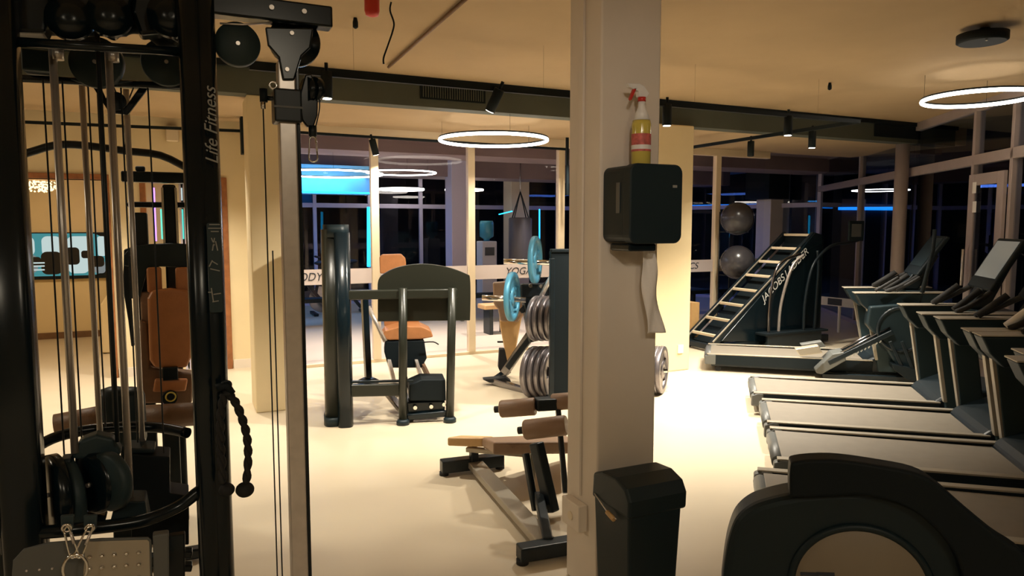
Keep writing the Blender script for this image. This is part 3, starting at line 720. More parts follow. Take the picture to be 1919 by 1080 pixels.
# ================================================================ SEATED MACHINE WITH ORANGE PADS
YO=4.0
def O(px,py,Y=YO): return PY(px,py,Y)
om=thing('seated_press_machine','tall black machine with orange back pads behind the cable machine','gym machine',(O(318,700).x,YO+.1,0))
def obx(px0,py0,px1,py1,Y,th,m,name,bev=.008):
    a=O(px0,py0,Y);b=O(px1,py1,Y); return MB().box((a.x,Y,b.z),(b.x,Y+th,a.z)).build(name,m,om,bev)
def opr(pts,Y,th,m,name,bev=.006): return MB().prism([O(x,y,Y) for x,y in pts],(0,th,0)).build(name,m,om,bev)
obx(226,320,362,344,YO+.1,.08,'gloss','top_beam'); obx(253,311,272,321,YO+.12,.05,'plas','beam_cap')
x=O(318,400).x; MB().box((x-.032,YO+.1,0),(x+.032,YO+.2,O(318,344).z)).build('centre_column','gloss',om,.012)
for px in(306,331): xx=O(px,400,YO+.09).x; MB().box((xx-.006,YO+.085,O(px,470).z),(xx+.006,YO+.099,O(px,350).z)).build('chrome_trim','chrome',om,.002)
obx(238,378,362,390,YO+.16,.05,'gloss','cross_brace')
x=O(262,400).x; MB().box((x-.04,YO+.05,0),(x+.03,YO+.14,O(262,398).z)).build('side_tower','black',om,.01)
x=O(238,400).x; 
opr([(232,468),(250,462),(246,560),(252,650),(246,650),(240,600),(230,540)],YO+.14,.05,'black','side_arm')
opr([(232,478),(245,462),(280,458),(320,456),(355,458),(362,462),(362,502),(300,500),(276,506),(262,560),(244,560),(244,500),(232,498)],YO+.0,.05,'plas','weight_shroud')
for px0,px1 in((274,304),(328,358)): obx(px0,502,px1,548,YO-.05,.06,'orange','arm_pad',.012)
opr([(276,560),(284,545),(320,541),(352,545),(360,560),(358,672),(350,690),(290,690),(280,676)],YO-.08,.07,'orange','back_pad',.015)
obx(262,548,300,690,YO+.02,.05,'pad','pad_backing')
opr([(262,600),(276,605),(282,690),(362,700),(360,757),(262,757)],YO-.04,.10,'brown','lower_pad',.012)
opr([(290,712),(352,712),(348,734),(286,736)],YO-.09,.05,'orange','thigh_pad',.01)
MB().cyl(O(318,745,YO-.10),(0,1,0),.035,.05,20).build('counterweight','matte',om)
MB().torus(O(320,744,YO-.125),(0,1,0),.022,.004,20,8).build('adjust_ring','yliq',om)
obx(304,690,334,712,YO-.10,.03,'gloss','pad_bracket',.004)
MB().tube([O(104,800,3.6),O(205,780,3.6)],.055,22).build('roller_pad','brown',om)
MB().tube([O(272,782,3.6),O(370,776,3.6)],.055,22).build('roller_pad','brown',om)
MB().tube([O(200,784,3.6),O(275,780,3.6)],.018,12).build('roller_axle','gloss',om)
for px in(212,242): 
    p=O(px,745,3.3); MB().lathe(Vector((p.x,3.3,O(px,830,3.3).z)),(0,0,1),[(.055,0),(.06,.02),(.06,.20),(.05,.225),(.02,.235)],24).build('thigh_roller','plas',om)
MB().bar((O(262,800).x,3.3,.06),(O(262,800).x,4.2,.06),.07,.06).build('base_rail','gloss',om,.008)
MB().bar((O(110,850).x,3.6,.04),(O(370,850).x,3.6,.04),.06,.05).build('base_rail','gloss',om,.008)
MB().bar((O(235,800,3.6).x,3.6,.06),(O(235,780,3.6).x,3.6,O(235,782,3.6).z),.05,.05).build('roller_post','gloss',om,.006)
MB().box((O(200,745,3.3).x,3.28,.02),(O(255,745,3.3).x,3.34,.34)).build('roller_post','gloss',om,.006)
MB().bar(O(318,757,YO),(O(318,757,YO).x,YO,0.02),.08,.08).build('seat_post','gloss',om,.006)
YLB=3.3
lb=thing('pulldown_bar','long bent black pulldown bar hanging across the upper left','bar',O(235,270,YLB))
MB().tube(smoothpath([O(30,290,YLB),O(48,288,YLB),O(105,272,YLB),O(160,273,YLB),O(235,283,YLB),O(300,291,YLB),O(352,316,YLB),O(372,326,YLB)],3),.0155,12).build('bar_tube','black',lb)
MB().tube([O(232,205,YLB),O(234,276,YLB)],.005,8).build('hanger','chrome',lb)
MB().tube([O(214,165,YLB+.05),O(232,210,YLB)],.003,6).build('hanger_cable','black',lb)
MB().tube([O(250,165,YLB+.05),O(232,210,YLB)],.003,6).build('hanger_cable','black',lb)
# ================================================================ LEG PRESS
LP0=PZ(752,796); LP1=PZ(842,790)
ang=-math.radians(14)
G=Frame(LP0.x,LP0.y,ang)
lp_=thing('leg_press_machine','black leg press with a tall round fronted tower and arched foot platform','gym machine',(LP0.x,LP0.y,0),ang)
def gp(px,py,v=0): return G.p(px,py,v)
def gpr(pts,v,th,m,name,bev=.008): return MB().prism(smoothpath([gp(x,y,v) for x,y in pts],4) if name=='foot_platform' else [gp(x,y,v) for x,y in pts],G.v*th).build(name,m,lp_,bev)
def gu(px,py,v): p=gp(px,py,v); return (p-G.o).dot(G.u),p.z
# legs
for px,v in((755,0),(843,0)):
    u0,z0_=gu(px,540,v); u0b,_=gu(px,780,v)
    MB().tube([G.w(u0+.02*(px==843),v,z0_),G.w(u0b,v,.03)],.034,16).build('front_leg','olive',lp_)
    MB().lathe(G.w(u0b,v,0),(0,0,1),[(.052,0),(.052,.03),(.038,.045)],20).build('leg_foot','plas',lp_)
u1,z1_=gu(645,552,.0); 
MB().bar(gp(650,553,.02),gp(858,550,.02),.05,.075).build('upper_crossbar','olive',lp_,.012)
MB().bar(gp(655,732,.03),gp(760,730,.03),.05,.10).build('lower_beam','olive',lp_,.012)
MB().bar(gp(655,716,.03),gp(775,714,.03),.03,.02).build('beam_cap','gloss',lp_,.004)
MB().bar(gp(762,782,.04),gp(838,775,.04),.04,.05).build('low_crossbar','gloss',lp_,.01)
gpr([(767,752),(767,722),(790,712),(835,712),(836,752)],.05,.26,'matte','foot_plate',.01)
gpr([(762,755),(834,752),(834,772),(764,778)],.07,.2,'gloss','plate_box',.01)
for px,py in((778,764),(808,762),(832,758)): MB().cyl(gp(px,py,.045),G.v,.016,.03,12).build('bolt','chrome',lp_)
# platform with arched top
arch=[(708,603),(708,560),(709,526),(725,510),(750,500),(785,495),(820,497),(850,504),(875,514),(881,521),(882,560),(881,601)]
gpr(arch,.06,.05,'olive','foot_platform',.006)
# tower
u0,zt0=gu(632,425,.15); 
tu=lambda px:gu(px,600,.12)[0]
def tower(ua,ub,va,vb,z0,z1,m,name):
    pts=[]
    cx=(ua+ub)/2; rx=(ub-ua)/2; cy=(va+vb)/2; ry=(vb-va)/2
    for i in range(32):
        t=2*PI*i/32; c_,s_=math.cos(t),math.sin(t); pts.append(G.w(cx+rx*math.copysign(abs(c_)**.6,c_),cy+ry*math.copysign(abs(s_)**.6,s_),z0))
    return MB().prism(pts,Vector((0,0,z1-z0)),True).build(name,m,lp_)
tower(tu(604),tu(640),.05,.40,.06,gu(620,430,.15)[1],'olive','tower_cover')
tower(tu(602),tu(640),.03,.42,.0,.07,'plas','tower_foot')
tower(tu(608),tu(656),.04,.40,gu(620,445,.15)[1],gu(632,421,.15)[1],'plas','tower_cap')
tower(tu(630),tu(659),-.02,.16,.0,gu(650,436,.0)[1],'gloss','tower_column')
MB().bar(gp(683,560,.45),gp(690,708,.45),.09,.05).build('rear_post','gloss',lp_,.01)
MB().lathe(gp(690,715,.45)-Vector((0,0,0)),(0,0,1),[(.09,-.02),(.09,.01),(.05,.03)],24).build('post_foot','gloss',lp_)
MB().bar(gp(690,724,.45),gp(665,735,.1),.06,.06).build('base_beam','gloss',lp_,.01)
# seat carriage behind the platform, reclined rails
MB().tube([gp(690,575,.6),gp(722,640,.55)],.02,12).build('hand_lever','steel',lp_)
MB().prism([gp(x,y,.55) for x,y in((712,634),(722,620),(750,612),(790,612),(808,620),(812,632),(790,636),(730,638))],G.v*.30).build('seat_pad','orange',lp_,.012)
MB().prism([gp(x,y,.95) for x,y in((712,513),(711,482),(716,477),(752,476),(760,484),(763,515))],G.v*.06).build('head_pad','orange',lp_,.012)
MB().prism([gp(x,y,.90) for x,y in((716,520),(788,520),(785,612),(720,612))],G.v*.06).build('back_pad','orange',lp_,.012)
MB().prism([gp(x,y,.56) for x,y in((722,640),(795,638),(800,672),(790,690),(728,690),(720,660))],G.v*.22).build('seat_carriage','matte',lp_,.01)
for px0,px1 in((728,745),(748,770),(778,800)): MB().bar(gp(px0,672,.6),gp(px1,742,.2),.03,.04).build('guide_rail','steel' if px0!=748 else 'dsteel',lp_,.004)
MB().bar(gp(790,680,.62),gp(812,725,.3),.03,.05).build('guide_rail','brown',lp_,.004)
MB().tube(smoothpath([gp(792,642,.5),gp(812,641,.5),gp(822,646,.5)],3),.006,8).build('release_handle','black',lp_)
MB().bar(gp(725,735,.4),gp(770,790,.05),.06,.04).build('base_rail','dsteel',lp_,.006)
MB().bar(G.w(.03,.35,.05),G.w(.1,1.1,.05),.08,.06).build('base_rail','gloss',lp_,.008)
# ================================================================ PLATE LOADED MACHINE + PLATES
YPm=PZ(1000,740).y
a2=-math.radians(20)
cpt=PZ(1010,742); K=Frame(cpt.x,cpt.y,a2)
pm=thing('plate_loaded_press','black lever press with tan pads loaded with weight plates, left of the near column','gym machine',(cpt.x,cpt.y,0),a2)
def kp(px,py,v=0): return K.p(px,py,v)
MB().bar(kp(925,714,.5),kp(1000,738,.05),.07,.06).build('base_rail','dsteel',pm,.008)
MB().bar(kp(1000,738,.05),kp(1240,735,.05),.07,.06).build('base_rail','gloss',pm,.008)
MB().bar(kp(925,714,.5),kp(945,700,.9),.07,.05).build('base_rail','gloss',pm,.008)
MB().prism([kp(x,y,.45) for x,y in((905,712),(948,708),(958,716),(918,718))],K.v*.12).build('rubber_foot','rubber',pm,.004)
MB().bar(kp(945,700,.5),kp(1000,618,.3),.07,.08).build('sloping_strut','dsteel',pm,.01)
MB().bar(kp(952,690,.45),kp(1012,610,.25),.05,.06).build('sloping_strut','black',pm,.01)
MB().bar(kp(1000,640,.3),kp(985,545,.3),.08,.10).build('pivot_post','black',pm,.012)
MB().bar(kp(975,585,.3),kp(1045,510,.25),.05,.05).build('lever_arm','black',pm,.01)
MB().bar(kp(975,545,.3),kp(1040,545,.3),.10,.14).build('pivot_box','black',pm,.02)
MB().bar(kp(1035,470,.22),kp(1040,570,.22),.05,.05).build('lever_arm','gloss',pm,.008)
MB().tube([kp(1045,495,.0),kp(1012,560,.0)],.022,12).build('grab_bar','steel',pm)
for px,py in((994,536),(1014,537)): MB().cyl(kp(px,py,.20),K.v,.018,.03,14).build('bolt','chrome',pm)
MB().prism([kp(x,y,.8) for x,y in((936,590),(980,586),(975,612),(968,650),(962,690),(950,688),(945,650),(938,615))],K.v*.09).build('back_pad','tan',pm,.015)
MB().prism([kp(x,y,.7) for x,y in((924,530),(965,527),(980,560),(984,590),(970,605),(938,603),(934,580),(926,572))],K.v*.10).build('seat_pad','pad',pm,.02)
MB().prism([kp(x,y,.8) for x,y in((936,655),(946,655),(958,700),(940,704),(934,690))],K.v*.12).build('seat_hinge','rubber',pm,.01)
for px0,px1,py in((932,950,641),): MB().tube([kp(px0,py,.9),kp(px1,py,.9)],.01,8).build('pop_pin','rubber',pm)
MB().tube([kp(903,558,.0),kp(985,562,.0)],.026,16).build('plate_sleeve','chrome',pm)
MB().tube([kp(944,490,.1),kp(1042,493,.1)],.026,16).build('plate_sleeve','chrome',pm)
MB().tube([kp(1000,600,.0),kp(1240,600,.0)],.02,12).build('storage_horn','chrome',pm)
MB().tube([kp(990,700,.0),kp(1250,695,.0)],.02,12).build('storage_horn','chrome',pm)
# a weight plate: axis along local x
def proto_plate(R=.225,m='chromeplate'):
    t=thing('weight_plate','x','weight plate')
    th=.022; ax=(1,0,0); m_=MB(); n=48; rings=[]
    # disc with three grip windows: built as ring + hub + three spokes
    MB().lathe((0,0,0),ax,[(R*.74,-th),(R*.98,-th),(R,-th*.6),(R,th*.6),(R*.98,th),(R*.74,th),(R*.74,-th)],48,False).build('rim',m,t)
    MB().lathe((0,0,0),ax,[(.027,-th*1.1),(R*.38,-th*.7),(R*.38,th*.7),(.027,th*1.1),(.027,-th*1.1)],40,False).build('hub',m,t)
    sp=MB()
    for k in range(3):
        a0=2*PI*k/3+PI/2; hw=math.radians(38); pts=[]
        for rr,rg in((R*.36,range(0,7)),(R*.76,range(6,-1,-1))):
            for i in rg:
                a=a0-hw+2*hw*i/6; pts.append((-th*.5,rr*math.cos(a),rr*math.sin(a)))
        sp.prism(pts,(th,0,0))
    sp.build('spokes',m,t); return t
P=proto_plate(); used=[False]; PV={}
def plate(px,py,v,label,rz=0,s=1,grp=None,m='chromeplate'):
    p=K.p(px,py,v)
    if not used[0]: o=P; used[0]=True; o.location=p; o['label']=label
    else: o=dup(P,p,label=label)
    R_=Matrix.Rotation(a2+rz,4,'Z')@Matrix.Rotation(.4,4,'X'); o.matrix_basis=Matrix.Translation(p)@R_@Matrix.Scale(s,4)
    if grp: o['group']=grp
    for k_ in kids(o):
        base=k_.name.split('.')[0]; key=(base,m)
        if key not in PV: PV[key]=k_.data.copy(); PV[key].materials[0]=M[m]
        k_.data=PV[key]
    return o
plate(1003,487,.1,'upper bluish weight plate on the lever press',-.35,m='blueplate')
plate(960,556,.0,'blue weight plate low on the front sleeve of the lever press',-.35,1.03,m='blueplate')
for k in range(4): plate(1006+k*11,597,.0,'grip plate in the stack of four on the middle horn of the lever press',-.55,.95,'plates on the middle horn')
for k in range(4): plate(1000+k*12,697,.0,'big plate in the stack of four on the lowest horn of the lever press',-.6,1.08,'plates on the lowest horn')
for k in range(2): plate(1231+k*9,693,.0,'shiny plate showing past the right edge of the near column',-.5,1.02,'plates right of the column')
# dark upright tower
tp0=kp(1033,480,-.45); tq0=kp(1066,480,-.45)
KT=Frame(tp0.x,tp0.y,a2)
t=thing('weight_tower','tall flat black machine tower cut off by the near column','gym machine',(tp0.x,tp0.y,0),a2)
wT=(tq0-tp0).length
z_=tp0.z+.03
MB().fbox(KT,0,wT+.25,0,.05,.05,z_).build('tower_panel','matte',t,.01)
MB().fbox(KT,-.01,.03,-.02,.06,0,z_-.05).build('tower_post','black',t,.006)
MB().fbox(KT,.0,wT+.27,-.01,.10,z_,z_+.03).build('tower_cap','matte',t,.008)
MB().fbox(KT,.0,wT+.30,-.05,.30,0,.05).build('tower_base','gloss',t,.008)
# ================================================================ DECLINE BENCH
b0=PZ(888,884); b1=PZ(1030,1048)
bd=(b1-b0); ba=math.atan2(bd.y,bd.x); N=Frame(b0.x,b0.y,ba)
LB=Vector((bd.x,bd.y,0)).length
bn=thing('adjustable_bench','black framed decline bench with tan pads and roller cushions, left of the near column','gym bench',(b0.x,b0.y,0),ba)
yb=b0.y
# feet (across)
MB().fbox(N,-.04,.04,-.22,.20,.02,.10).build('rear_foot','black',bn,.008)
for v in(-.20,.18): MB().cyl(N.w(0,v,.012),(0,0,1),.03,.024,18).build('rubber_foot','rubber',bn)
MB().fbox(N,LB-.04,LB+.04,-.16,.26,.02,.09).build('front_foot','black',bn,.008)
MB().cyl(N.w(LB,-.14,.012),(0,0,1),.03,.024,18).build('rubber_foot','rubber',bn)
MB().cyl(N.w(LB,.22,.012),(0,0,1),.03,.024,18).build('rubber_foot','rubber',bn)
MB().bar(N.w(.04,0,.06),N.w(LB-.06,0,.06),.10,.04).build('base_beam','rail',bn,.006)
pB=lambda px,py,Y:PY(px,py,Y)
ys=yb-.02
# pads as thick prisms
# short yellow-lit seat end
MB().hexa([pB(838,836,ys),pB(905,838,ys-.15),pB(925,836,ys+.05),pB(862,830,ys+.2)],[pB(838,820,ys),pB(905,821,ys-.15),pB(925,818,ys+.05),pB(862,816,ys+.2)]).build('head_pad','tan',bn,.012)
MB().hexa([pB(903,838,ys-.15),pB(925,853,ys-.45),pB(1075,851,ys-.45),pB(1060,834,ys+.0)],[pB(903,820,ys-.15),pB(925,829,ys-.45),pB(1075,828,ys-.45),pB(1060,813,ys+.0)]).build('seat_pad','pad',bn,.014)
MB().bar(pB(888,838,ys),pB(888,872,ys),.05,.05).build('seat_post','black',bn,.006)
MB().bar(pB(875,842,ys),pB(990,852,ys-.3),.04,.03).build('pad_rail','rail',bn,.004)
def roller(px0,py0,px1,py1,Y0,Y1,r):
    a=pB(px0,py0,Y0);b=pB(px1,py1,Y1); MB().tube([a,a+(b-a)*.04,b-(b-a)*.04,b],[r*.9,r,r,r*.9],26).build('roller_pad','pad',bn)
    d=(b-a).normalized(); MB().cyl(a-d*.012,d,.02,.05,14).build('axle_end','rubber',bn); MB().torus(a-d*.002,d,r*.55,.004,20,6).build('end_ring','steel',bn)
roller(938,767,1003,762,3.75,3.62,.052); roller(983,806,1062,797,3.4,3.25,.055); roller(1035,754,1090,750,3.62,3.5,.05)
MB().bar(pB(1003,758,3.62),pB(1040,756,3.6),.09,.07).build('roller_mount','black',bn,.01)
MB().bar(pB(1005,830,3.42),pB(1035,960,3.30),.06,.07).build('main_post','black',bn,.01)
MB().bar(pB(985,850,3.5),pB(1004,958,3.38),.035,.04).build('strut','black',bn,.008)
MB().bar(pB(998,850,3.5),pB(998,900,3.48),.02,.03).build('strut','rail',bn,.004)
MB().bar(pB(1045,758,3.6),pB(1060,925,3.35),.03,.04).build('roller_post','black',bn,.008)
MB().bar(pB(1010,930,3.38),N.w(LB-.02,.0,.07),.05,.06).build('strut','black',bn,.008)
# ================================================================ TREADMILLS
TA=math.radians(-41.5)
def treadmill_proto():
    t=thing('treadmill','x','treadmill',(0,0,0),0)
    W=.37
    # base chassis 2.0 long, rear at x=0, near side is -y
    MB().box((.06,-W+.04,.055),(1.45,W-.04,.15)).build('chassis','black',t,.01)
    MB().box((.05,-.31,.165),(1.42,.31,.185)).build('running_belt','belt',t,.004)
    for s_ in(-1,1):
        MB().prism([(.02,s_*W,.187),(.02,s_*W,.198),(1.42,s_*W,.212),(1.42,s_*W,.200)],(0,-s_*.055,0)).build('side_rail','rail',t,.003)
        MB().prism([(.02,s_*W,.08),(.02,s_*W,.186),(1.42,s_*W,.199),(1.42,s_*W,.08)],(0,-s_*.05,0)).build('side_skirt','matte',t,.004)
        MB().prism([(.0,s_*(W+.006),.08),(.0,s_*(W+.006),.17),(.05,s_*(W+.006),.192),(.10,s_*(W+.006),.192),(.10,s_*(W+.006),.08)],(0,-s_*.07,0)).build('end_cap','grey',t,.01)
        MB().cyl((.12,s_*(W-.06),.028),(0,1,0),.028,.03,18).build('rear_wheel','rubber',t)
        MB().cyl((1.75,s_*(W-.08),.03),(0,1,0),.03,.04,18).build('front_foot','rubber',t)
    MB().cyl((.035,0,.145),(0,1,0),.042,.54,22).build('rear_roller','grey',t)
    MB().prism([(1.36,-.36,.06),(1.36,-.36,.19),(1.42,-.36,.24),(1.62,-.36,.33),(1.95,-.36,.30),(2.05,-.36,.18),(2.02,-.36,.06)],(0,.72,0)).build('motor_hood','black',t,.03)
    for s_ in(-1,1):
        y0=s_*.40
        MB().prism([(1.46,y0,.10),(1.62,y0,.10),(1.52,y0,.80),(1.36,y0,.80)],(0,-s_*.06,0)).build('upright','teal',t,.01)
        MB().prism([(1.432,y0,.22),(1.462,y0,.22),(1.368,y0,.80),(1.338,y0,.80)],(0,-s_*.055,0)).build('upright_trim','rail',t,.003)
    # console base / tray
    for s_ in(-1,1):
        ya_=s_*.41
        MB().prism([(1.25,ya_,.905),(1.30,ya_,.80),(1.38,ya_,.715),(1.80,ya_,.74),(1.98,ya_,.93)],(0,-s_*.17,0)).build('side_arm','plas',t,.012)
        MB().prism([(1.245,s_*.412,.907),(1.98,s_*.412,.932),(1.98,s_*.412,.940),(1.245,s_*.412,.916)],(0,-s_*.174,0)).build('arm_cap','rail',t,.003)
    MB().prism([(1.70,-.238,.80),(1.95,-.238,.80),(1.98,-.238,.93),(1.70,-.238,.93)],(0,.476,0)).build('console_base','plas',t,.01)
    for s_ in(-1,1):
        MB().tube(smoothpath([(1.50,s_*.33,.93),(1.60,s_*.32,.98),(1.72,s_*.27,1.06),(1.80,s_*.22,1.12)],4),.021,12).build('handrail','rubber',t)
        MB().tube([(1.50,s_*.28,.94),(1.68,s_*.26,1.10)],.026,12).build('pulse_grip','rubber',t)
    MB().prism([(1.66,-.10,.94),(1.80,-.10,.94),(1.95,-.10,1.30),(1.85,-.10,1.30)],(0,.20,0)).build('console_neck','black',t,.012)
    a=math.radians(62); d=Vector((math.cos(a),0,math.sin(a))); n=Vector((-math.sin(a),0,math.cos(a)))
    b=Vector((1.74,0,1.10))
    def pl(w0,w1,l0,l1,th0,th1,nm,m,bv):
        q=[]
        for t_ in(th0,th1):
            q.append([b+d*l0+n*t_+Vector((0,w0,0)),b+d*l0+n*t_+Vector((0,w1,0)),b+d*l1+n*t_+Vector((0,w1,0)),b+d*l1+n*t_+Vector((0,w0,0))])
        return MB().hexa(q[0],q[1]).build(nm,m,t,bv)
    pl(-.27,.27,0,.46,-.04,.0,'display_housing','matte',.015)
    pl(-.23,.23,.10,.43,.0005,.004,'display_screen','screen',.001)
    return t
t0_=PZ(1322,652,.2); t0_=(t0_.x,t0_.y)
tms=[((4.57,4.745),'first treadmill of the close row, just in front of the lettered cross trainer'),((4.0,4.02),'second treadmill from the far end of the row'),((3.445,3.38),'second nearest treadmill of the row, with the widest belt in view'),((2.74,2.77),'nearest treadmill, mostly hidden behind the machine with the round cover'),(t0_,'treadmill farthest from the camera, in front of the black rung climber')]
tm=treadmill_proto()
for i,((x,y),lab) in enumerate(tms):
    o=tm if i==0 else dup(tm,(x,y,0))
    o.location=(x,y,0); o.rotation_euler=(0,0,TA); tag(o,lab,'treadmill','row of treadmills')
    if i==4: o.scale=(1.19,1,1)
    for k_ in kids(o):
        b_=k_.name.split('.')[0]
        if i==1 and b_=='pulse_grip' and k_.location.y<0: k_.data=k_.data.copy(); k_.data.materials[0]=M['white']; k_['label']='white pulse grip'
        if i==4 and b_=='display_screen': k_.data=k_.data.copy(); k_.data.materials[0]=M['plas']
# ================================================================ FOREGROUND CARDIO MACHINE
c0=CAM+ray(1612,1105)*2.50
Q=Frame(c0.x,c0.y,TA)
em=thing('elliptical_trainer','black exercise machine with a large round beige cover in the lower right corner','gym machine',(c0.x,c0.y,0),TA)
def qp(px,py,v=0): return Q.p(px,py,v)
def qpr(pts,v,th,m,name,bev=.012): return MB().prism(smoothpath([qp(x,y,v) for x,y in pts+pts[:1]],4)[:-1],Q.v*th,False).build(name,m,em,bev)
c0=qp(1612,1105); RR=(qp(1740,1105)-qp(1484,1105)).length/2
out=[(1352,1100),(1358,1050),(1366,1010),(1380,975),(1405,952),(1440,938),(1500,926),(1580,920),(1660,925),(1720,945),(1780,990),(1815,1050),(1825,1105)]
# body bounded at the floor
body=smoothpath([qp(x,y) for x,y in out],5)
pf=[body[-1].copy(),body[0].copy()]; pf[0].z=.04; pf[1].z=.04
MB().prism(body+pf,Q.v*.16).build('drive_housing','plas',em,.03)
MB().lathe(c0-Q.v*.004,Q.v,[(.01,-.006),(RR*.97,-.006),(RR,.0),(RR,.004)],64).build('round_cover','pad' if False else mat('beige_cover',(.25,.205,.145),.5,noise=.04),em)
MB().torus(c0-Q.v*.004,Q.v,RR*1.03,.014,64,10).build('cover_rim','plas',em)
for px in(1500,1530): MB().bar(qp(px,1076,-.013),qp(px+34,1077,-.013),.003,.012).build('cover_emblem','dprint',em)
arm=[(1480,935),(1481,880),(1492,866),(1560,862),(1640,872),(1720,888),(1765,915),(1810,955),(1870,1005),(1930,1050),(1935,1120),(1880,1120),(1820,1120),(1790,1040),(1740,980),(1690,948),(1620,930),(1560,932)]
qpr(arm,-.05,.09,'matte','rear_shroud',.012)
MB().bar(qp(1900,1090,.02),Q.w((qp(1900,1090,.02)-Q.o).dot(Q.u)+.9,.02,.25),.08,.08).build('side_beam','matte',em,.01)
MB().fbox(Q,-.45,.9,.0,.12,.0,.045).build('base_beam','gloss',em,.01)
# ================================================================ RUNG CLIMBER
YN=6.95; YFa=7.45
cl=thing('ladder_climber','tall black climbing machine with sloping cream rungs','gym machine',(7.2,7.2,0))
def near(px,py,dy=0): return PY(px,py,YN+dy)
bl_=near(1343,628); 
def farp(px,py): return PY(px,py,YFa)
rl=[(1296,621),(1320,593),(1346,568),(1371,542),(1396,515),(1420,490),(1445,464),(1468,440)]
A_=farp(*rl[0]); B_=farp(*rl[-1])
sl=(B_-A_)/7; sl.y=0
y0_,y1_=YN,YFa
for k in range(8):
    p=A_+sl*k; MB().bar(Vector((p.x,y0_+.03,p.z)),Vector((p.x,y1_-.03,p.z)),.05,.035).build('rung','frame',cl,.006)
dn=sl.normalized()
for y in(y0_,y1_):
    MB().bar(Vector((A_.x,y,A_.z))-dn*.10+Vector((0,0,-.04)),Vector((B_.x,y,B_.z))+dn*.06+Vector((0,0,-.03)),.05,.10).build('side_rail','black',cl,.008)
    MB().bar(Vector((A_.x,y-.03,A_.z))-dn*.12+Vector((0,0,.013)),Vector((B_.x,y-.03,B_.z))-dn*.3+Vector((0,0,.023)),.012,.02).build('rail_trim','rail',cl,.003)
nv=Vector((-dn.z,0,dn.x))
MB().hexa([Vector((A_.x,y0_+.03,A_.z))-nv*.16-dn*.05,Vector((B_.x,y0_+.03,B_.z))-nv*.16,Vector((B_.x,y1_-.03,B_.z))-nv*.16,Vector((A_.x,y1_-.03,A_.z))-nv*.16-dn*.05],
 [Vector((A_.x,y0_+.03,A_.z))-nv*.10-dn*.05,Vector((B_.x,y0_+.03,B_.z))-nv*.10,Vector((B_.x,y1_-.03,B_.z))-nv*.10,Vector((A_.x,y1_-.03,A_.z))-nv*.10-dn*.05]).build('inner_deck','matte',cl)
# near side body
sb=[(1352,640),(1480,492),(1500,470),(1528,436),(1542,440),(1540,520),(1536,600),(1532,642)]
MB().prism([near(x,y,-.045) for x,y in sb],Vector((0,.045,0))).build('side_panel','gloss',cl,.006)
MB().prism([PY(x,y,y1_+.01) for x,y in sb],Vector((0,.045,0))).build('side_panel','gloss',cl,.006)
MB().box((near(1528,440).x-.06,YN+.0,.2),(near(1540,440).x+.05,YFa,near(1540,440).z)).build('top_housing','matte',cl,.02)
a=near(1432,560,-.052); b=near(1502,482,-.052); dd_=(b-a); 
text('lettering','JACOBS',.135,a+dd_*.24,dd_,Vector((-dd_.z,0,dd_.x)),'wprint',cl,.25)
text('lettering','LADDER',.135,a+dd_*.86,dd_,Vector((-dd_.z,0,dd_.x)),'wprint',cl,.25)
# base frame
xb0=A_.x-.1; xb1=B_.x+.35
for y in(YN,YFa): MB().box((xb0,y-.04,.02),(xb1,y+.04,.11)).build('base_frame','black',cl,.01)
for x in(xb0+.03,xb1-.05): MB().box((x-.03,YN+.041,.03),(x+.03,YFa-.041,.10)).build('base_crossbar','black',cl,.006)
for x in(xb0+.06,xb1-.1):
    for y in(YN,YFa): MB().cyl((x,y,.010),(0,0,1),.03,.019,16).build('rubber_foot','rubber',cl)
MB().box((near(1440,600).x,YN,.11),(near(1535,600).x,YFa,near(1440,640).z+.05)).build('lower_housing','matte',cl,.01)
# curved handrails in front of the side panel
def hr(pts,dy,m='black'): MB().tube(smoothpath([near(x,y,dy) for x,y in pts],5),.019,12).build('handrail',m,cl)
hr([(1440,640),(1441,590),(1446,540),(1455,505),(1470,488),(1500,476)],-.16,'dsteel'); hr([(1458,640),(1462,580),(1474,530),(1488,495),(1506,478)],-.12,'steel')
hr([(1505,640),(1508,570),(1520,508),(1536,480),(1560,460),(1592,455),(1610,450)],-.20); hr([(1524,642),(1530,560),(1534,500),(1532,470)],-.16)
MB().box((near(1590,420,-.2).x,YN-.22,near(1600,452,-.2).z),(near(1618,420,-.2).x,YN-.19,near(1600,414,-.2).z)).build('console_reflection','plas',cl,.01)  # box standing in for a faint reflection in the dark window
MB().box((near(1594,420,-.2).x,YN-.224,near(1600,444,-.2).z),(near(1612,420,-.2).x,YN-.221,near(1600,420,-.2).z)).build('console_reflection_face','grey',cl,.002)
MB().tube([near(1440,640,-.16),near(1430,648,-.05)],.019,10).build('handrail_foot','black',cl)
MB().fbox(Frame(0,0,0),near(1425,640,-.16).x,near(1540,640,-.16).x,YN-.26,YN-.06,.20,.23).build('platform','matte',cl,.006)
MB().fbox(Frame(0,0,0),near(1430,640,-.16).x,near(1530,640,-.16).x,YN-.24,YN-.20,.0,.20).build('platform_leg','black',cl,.006)
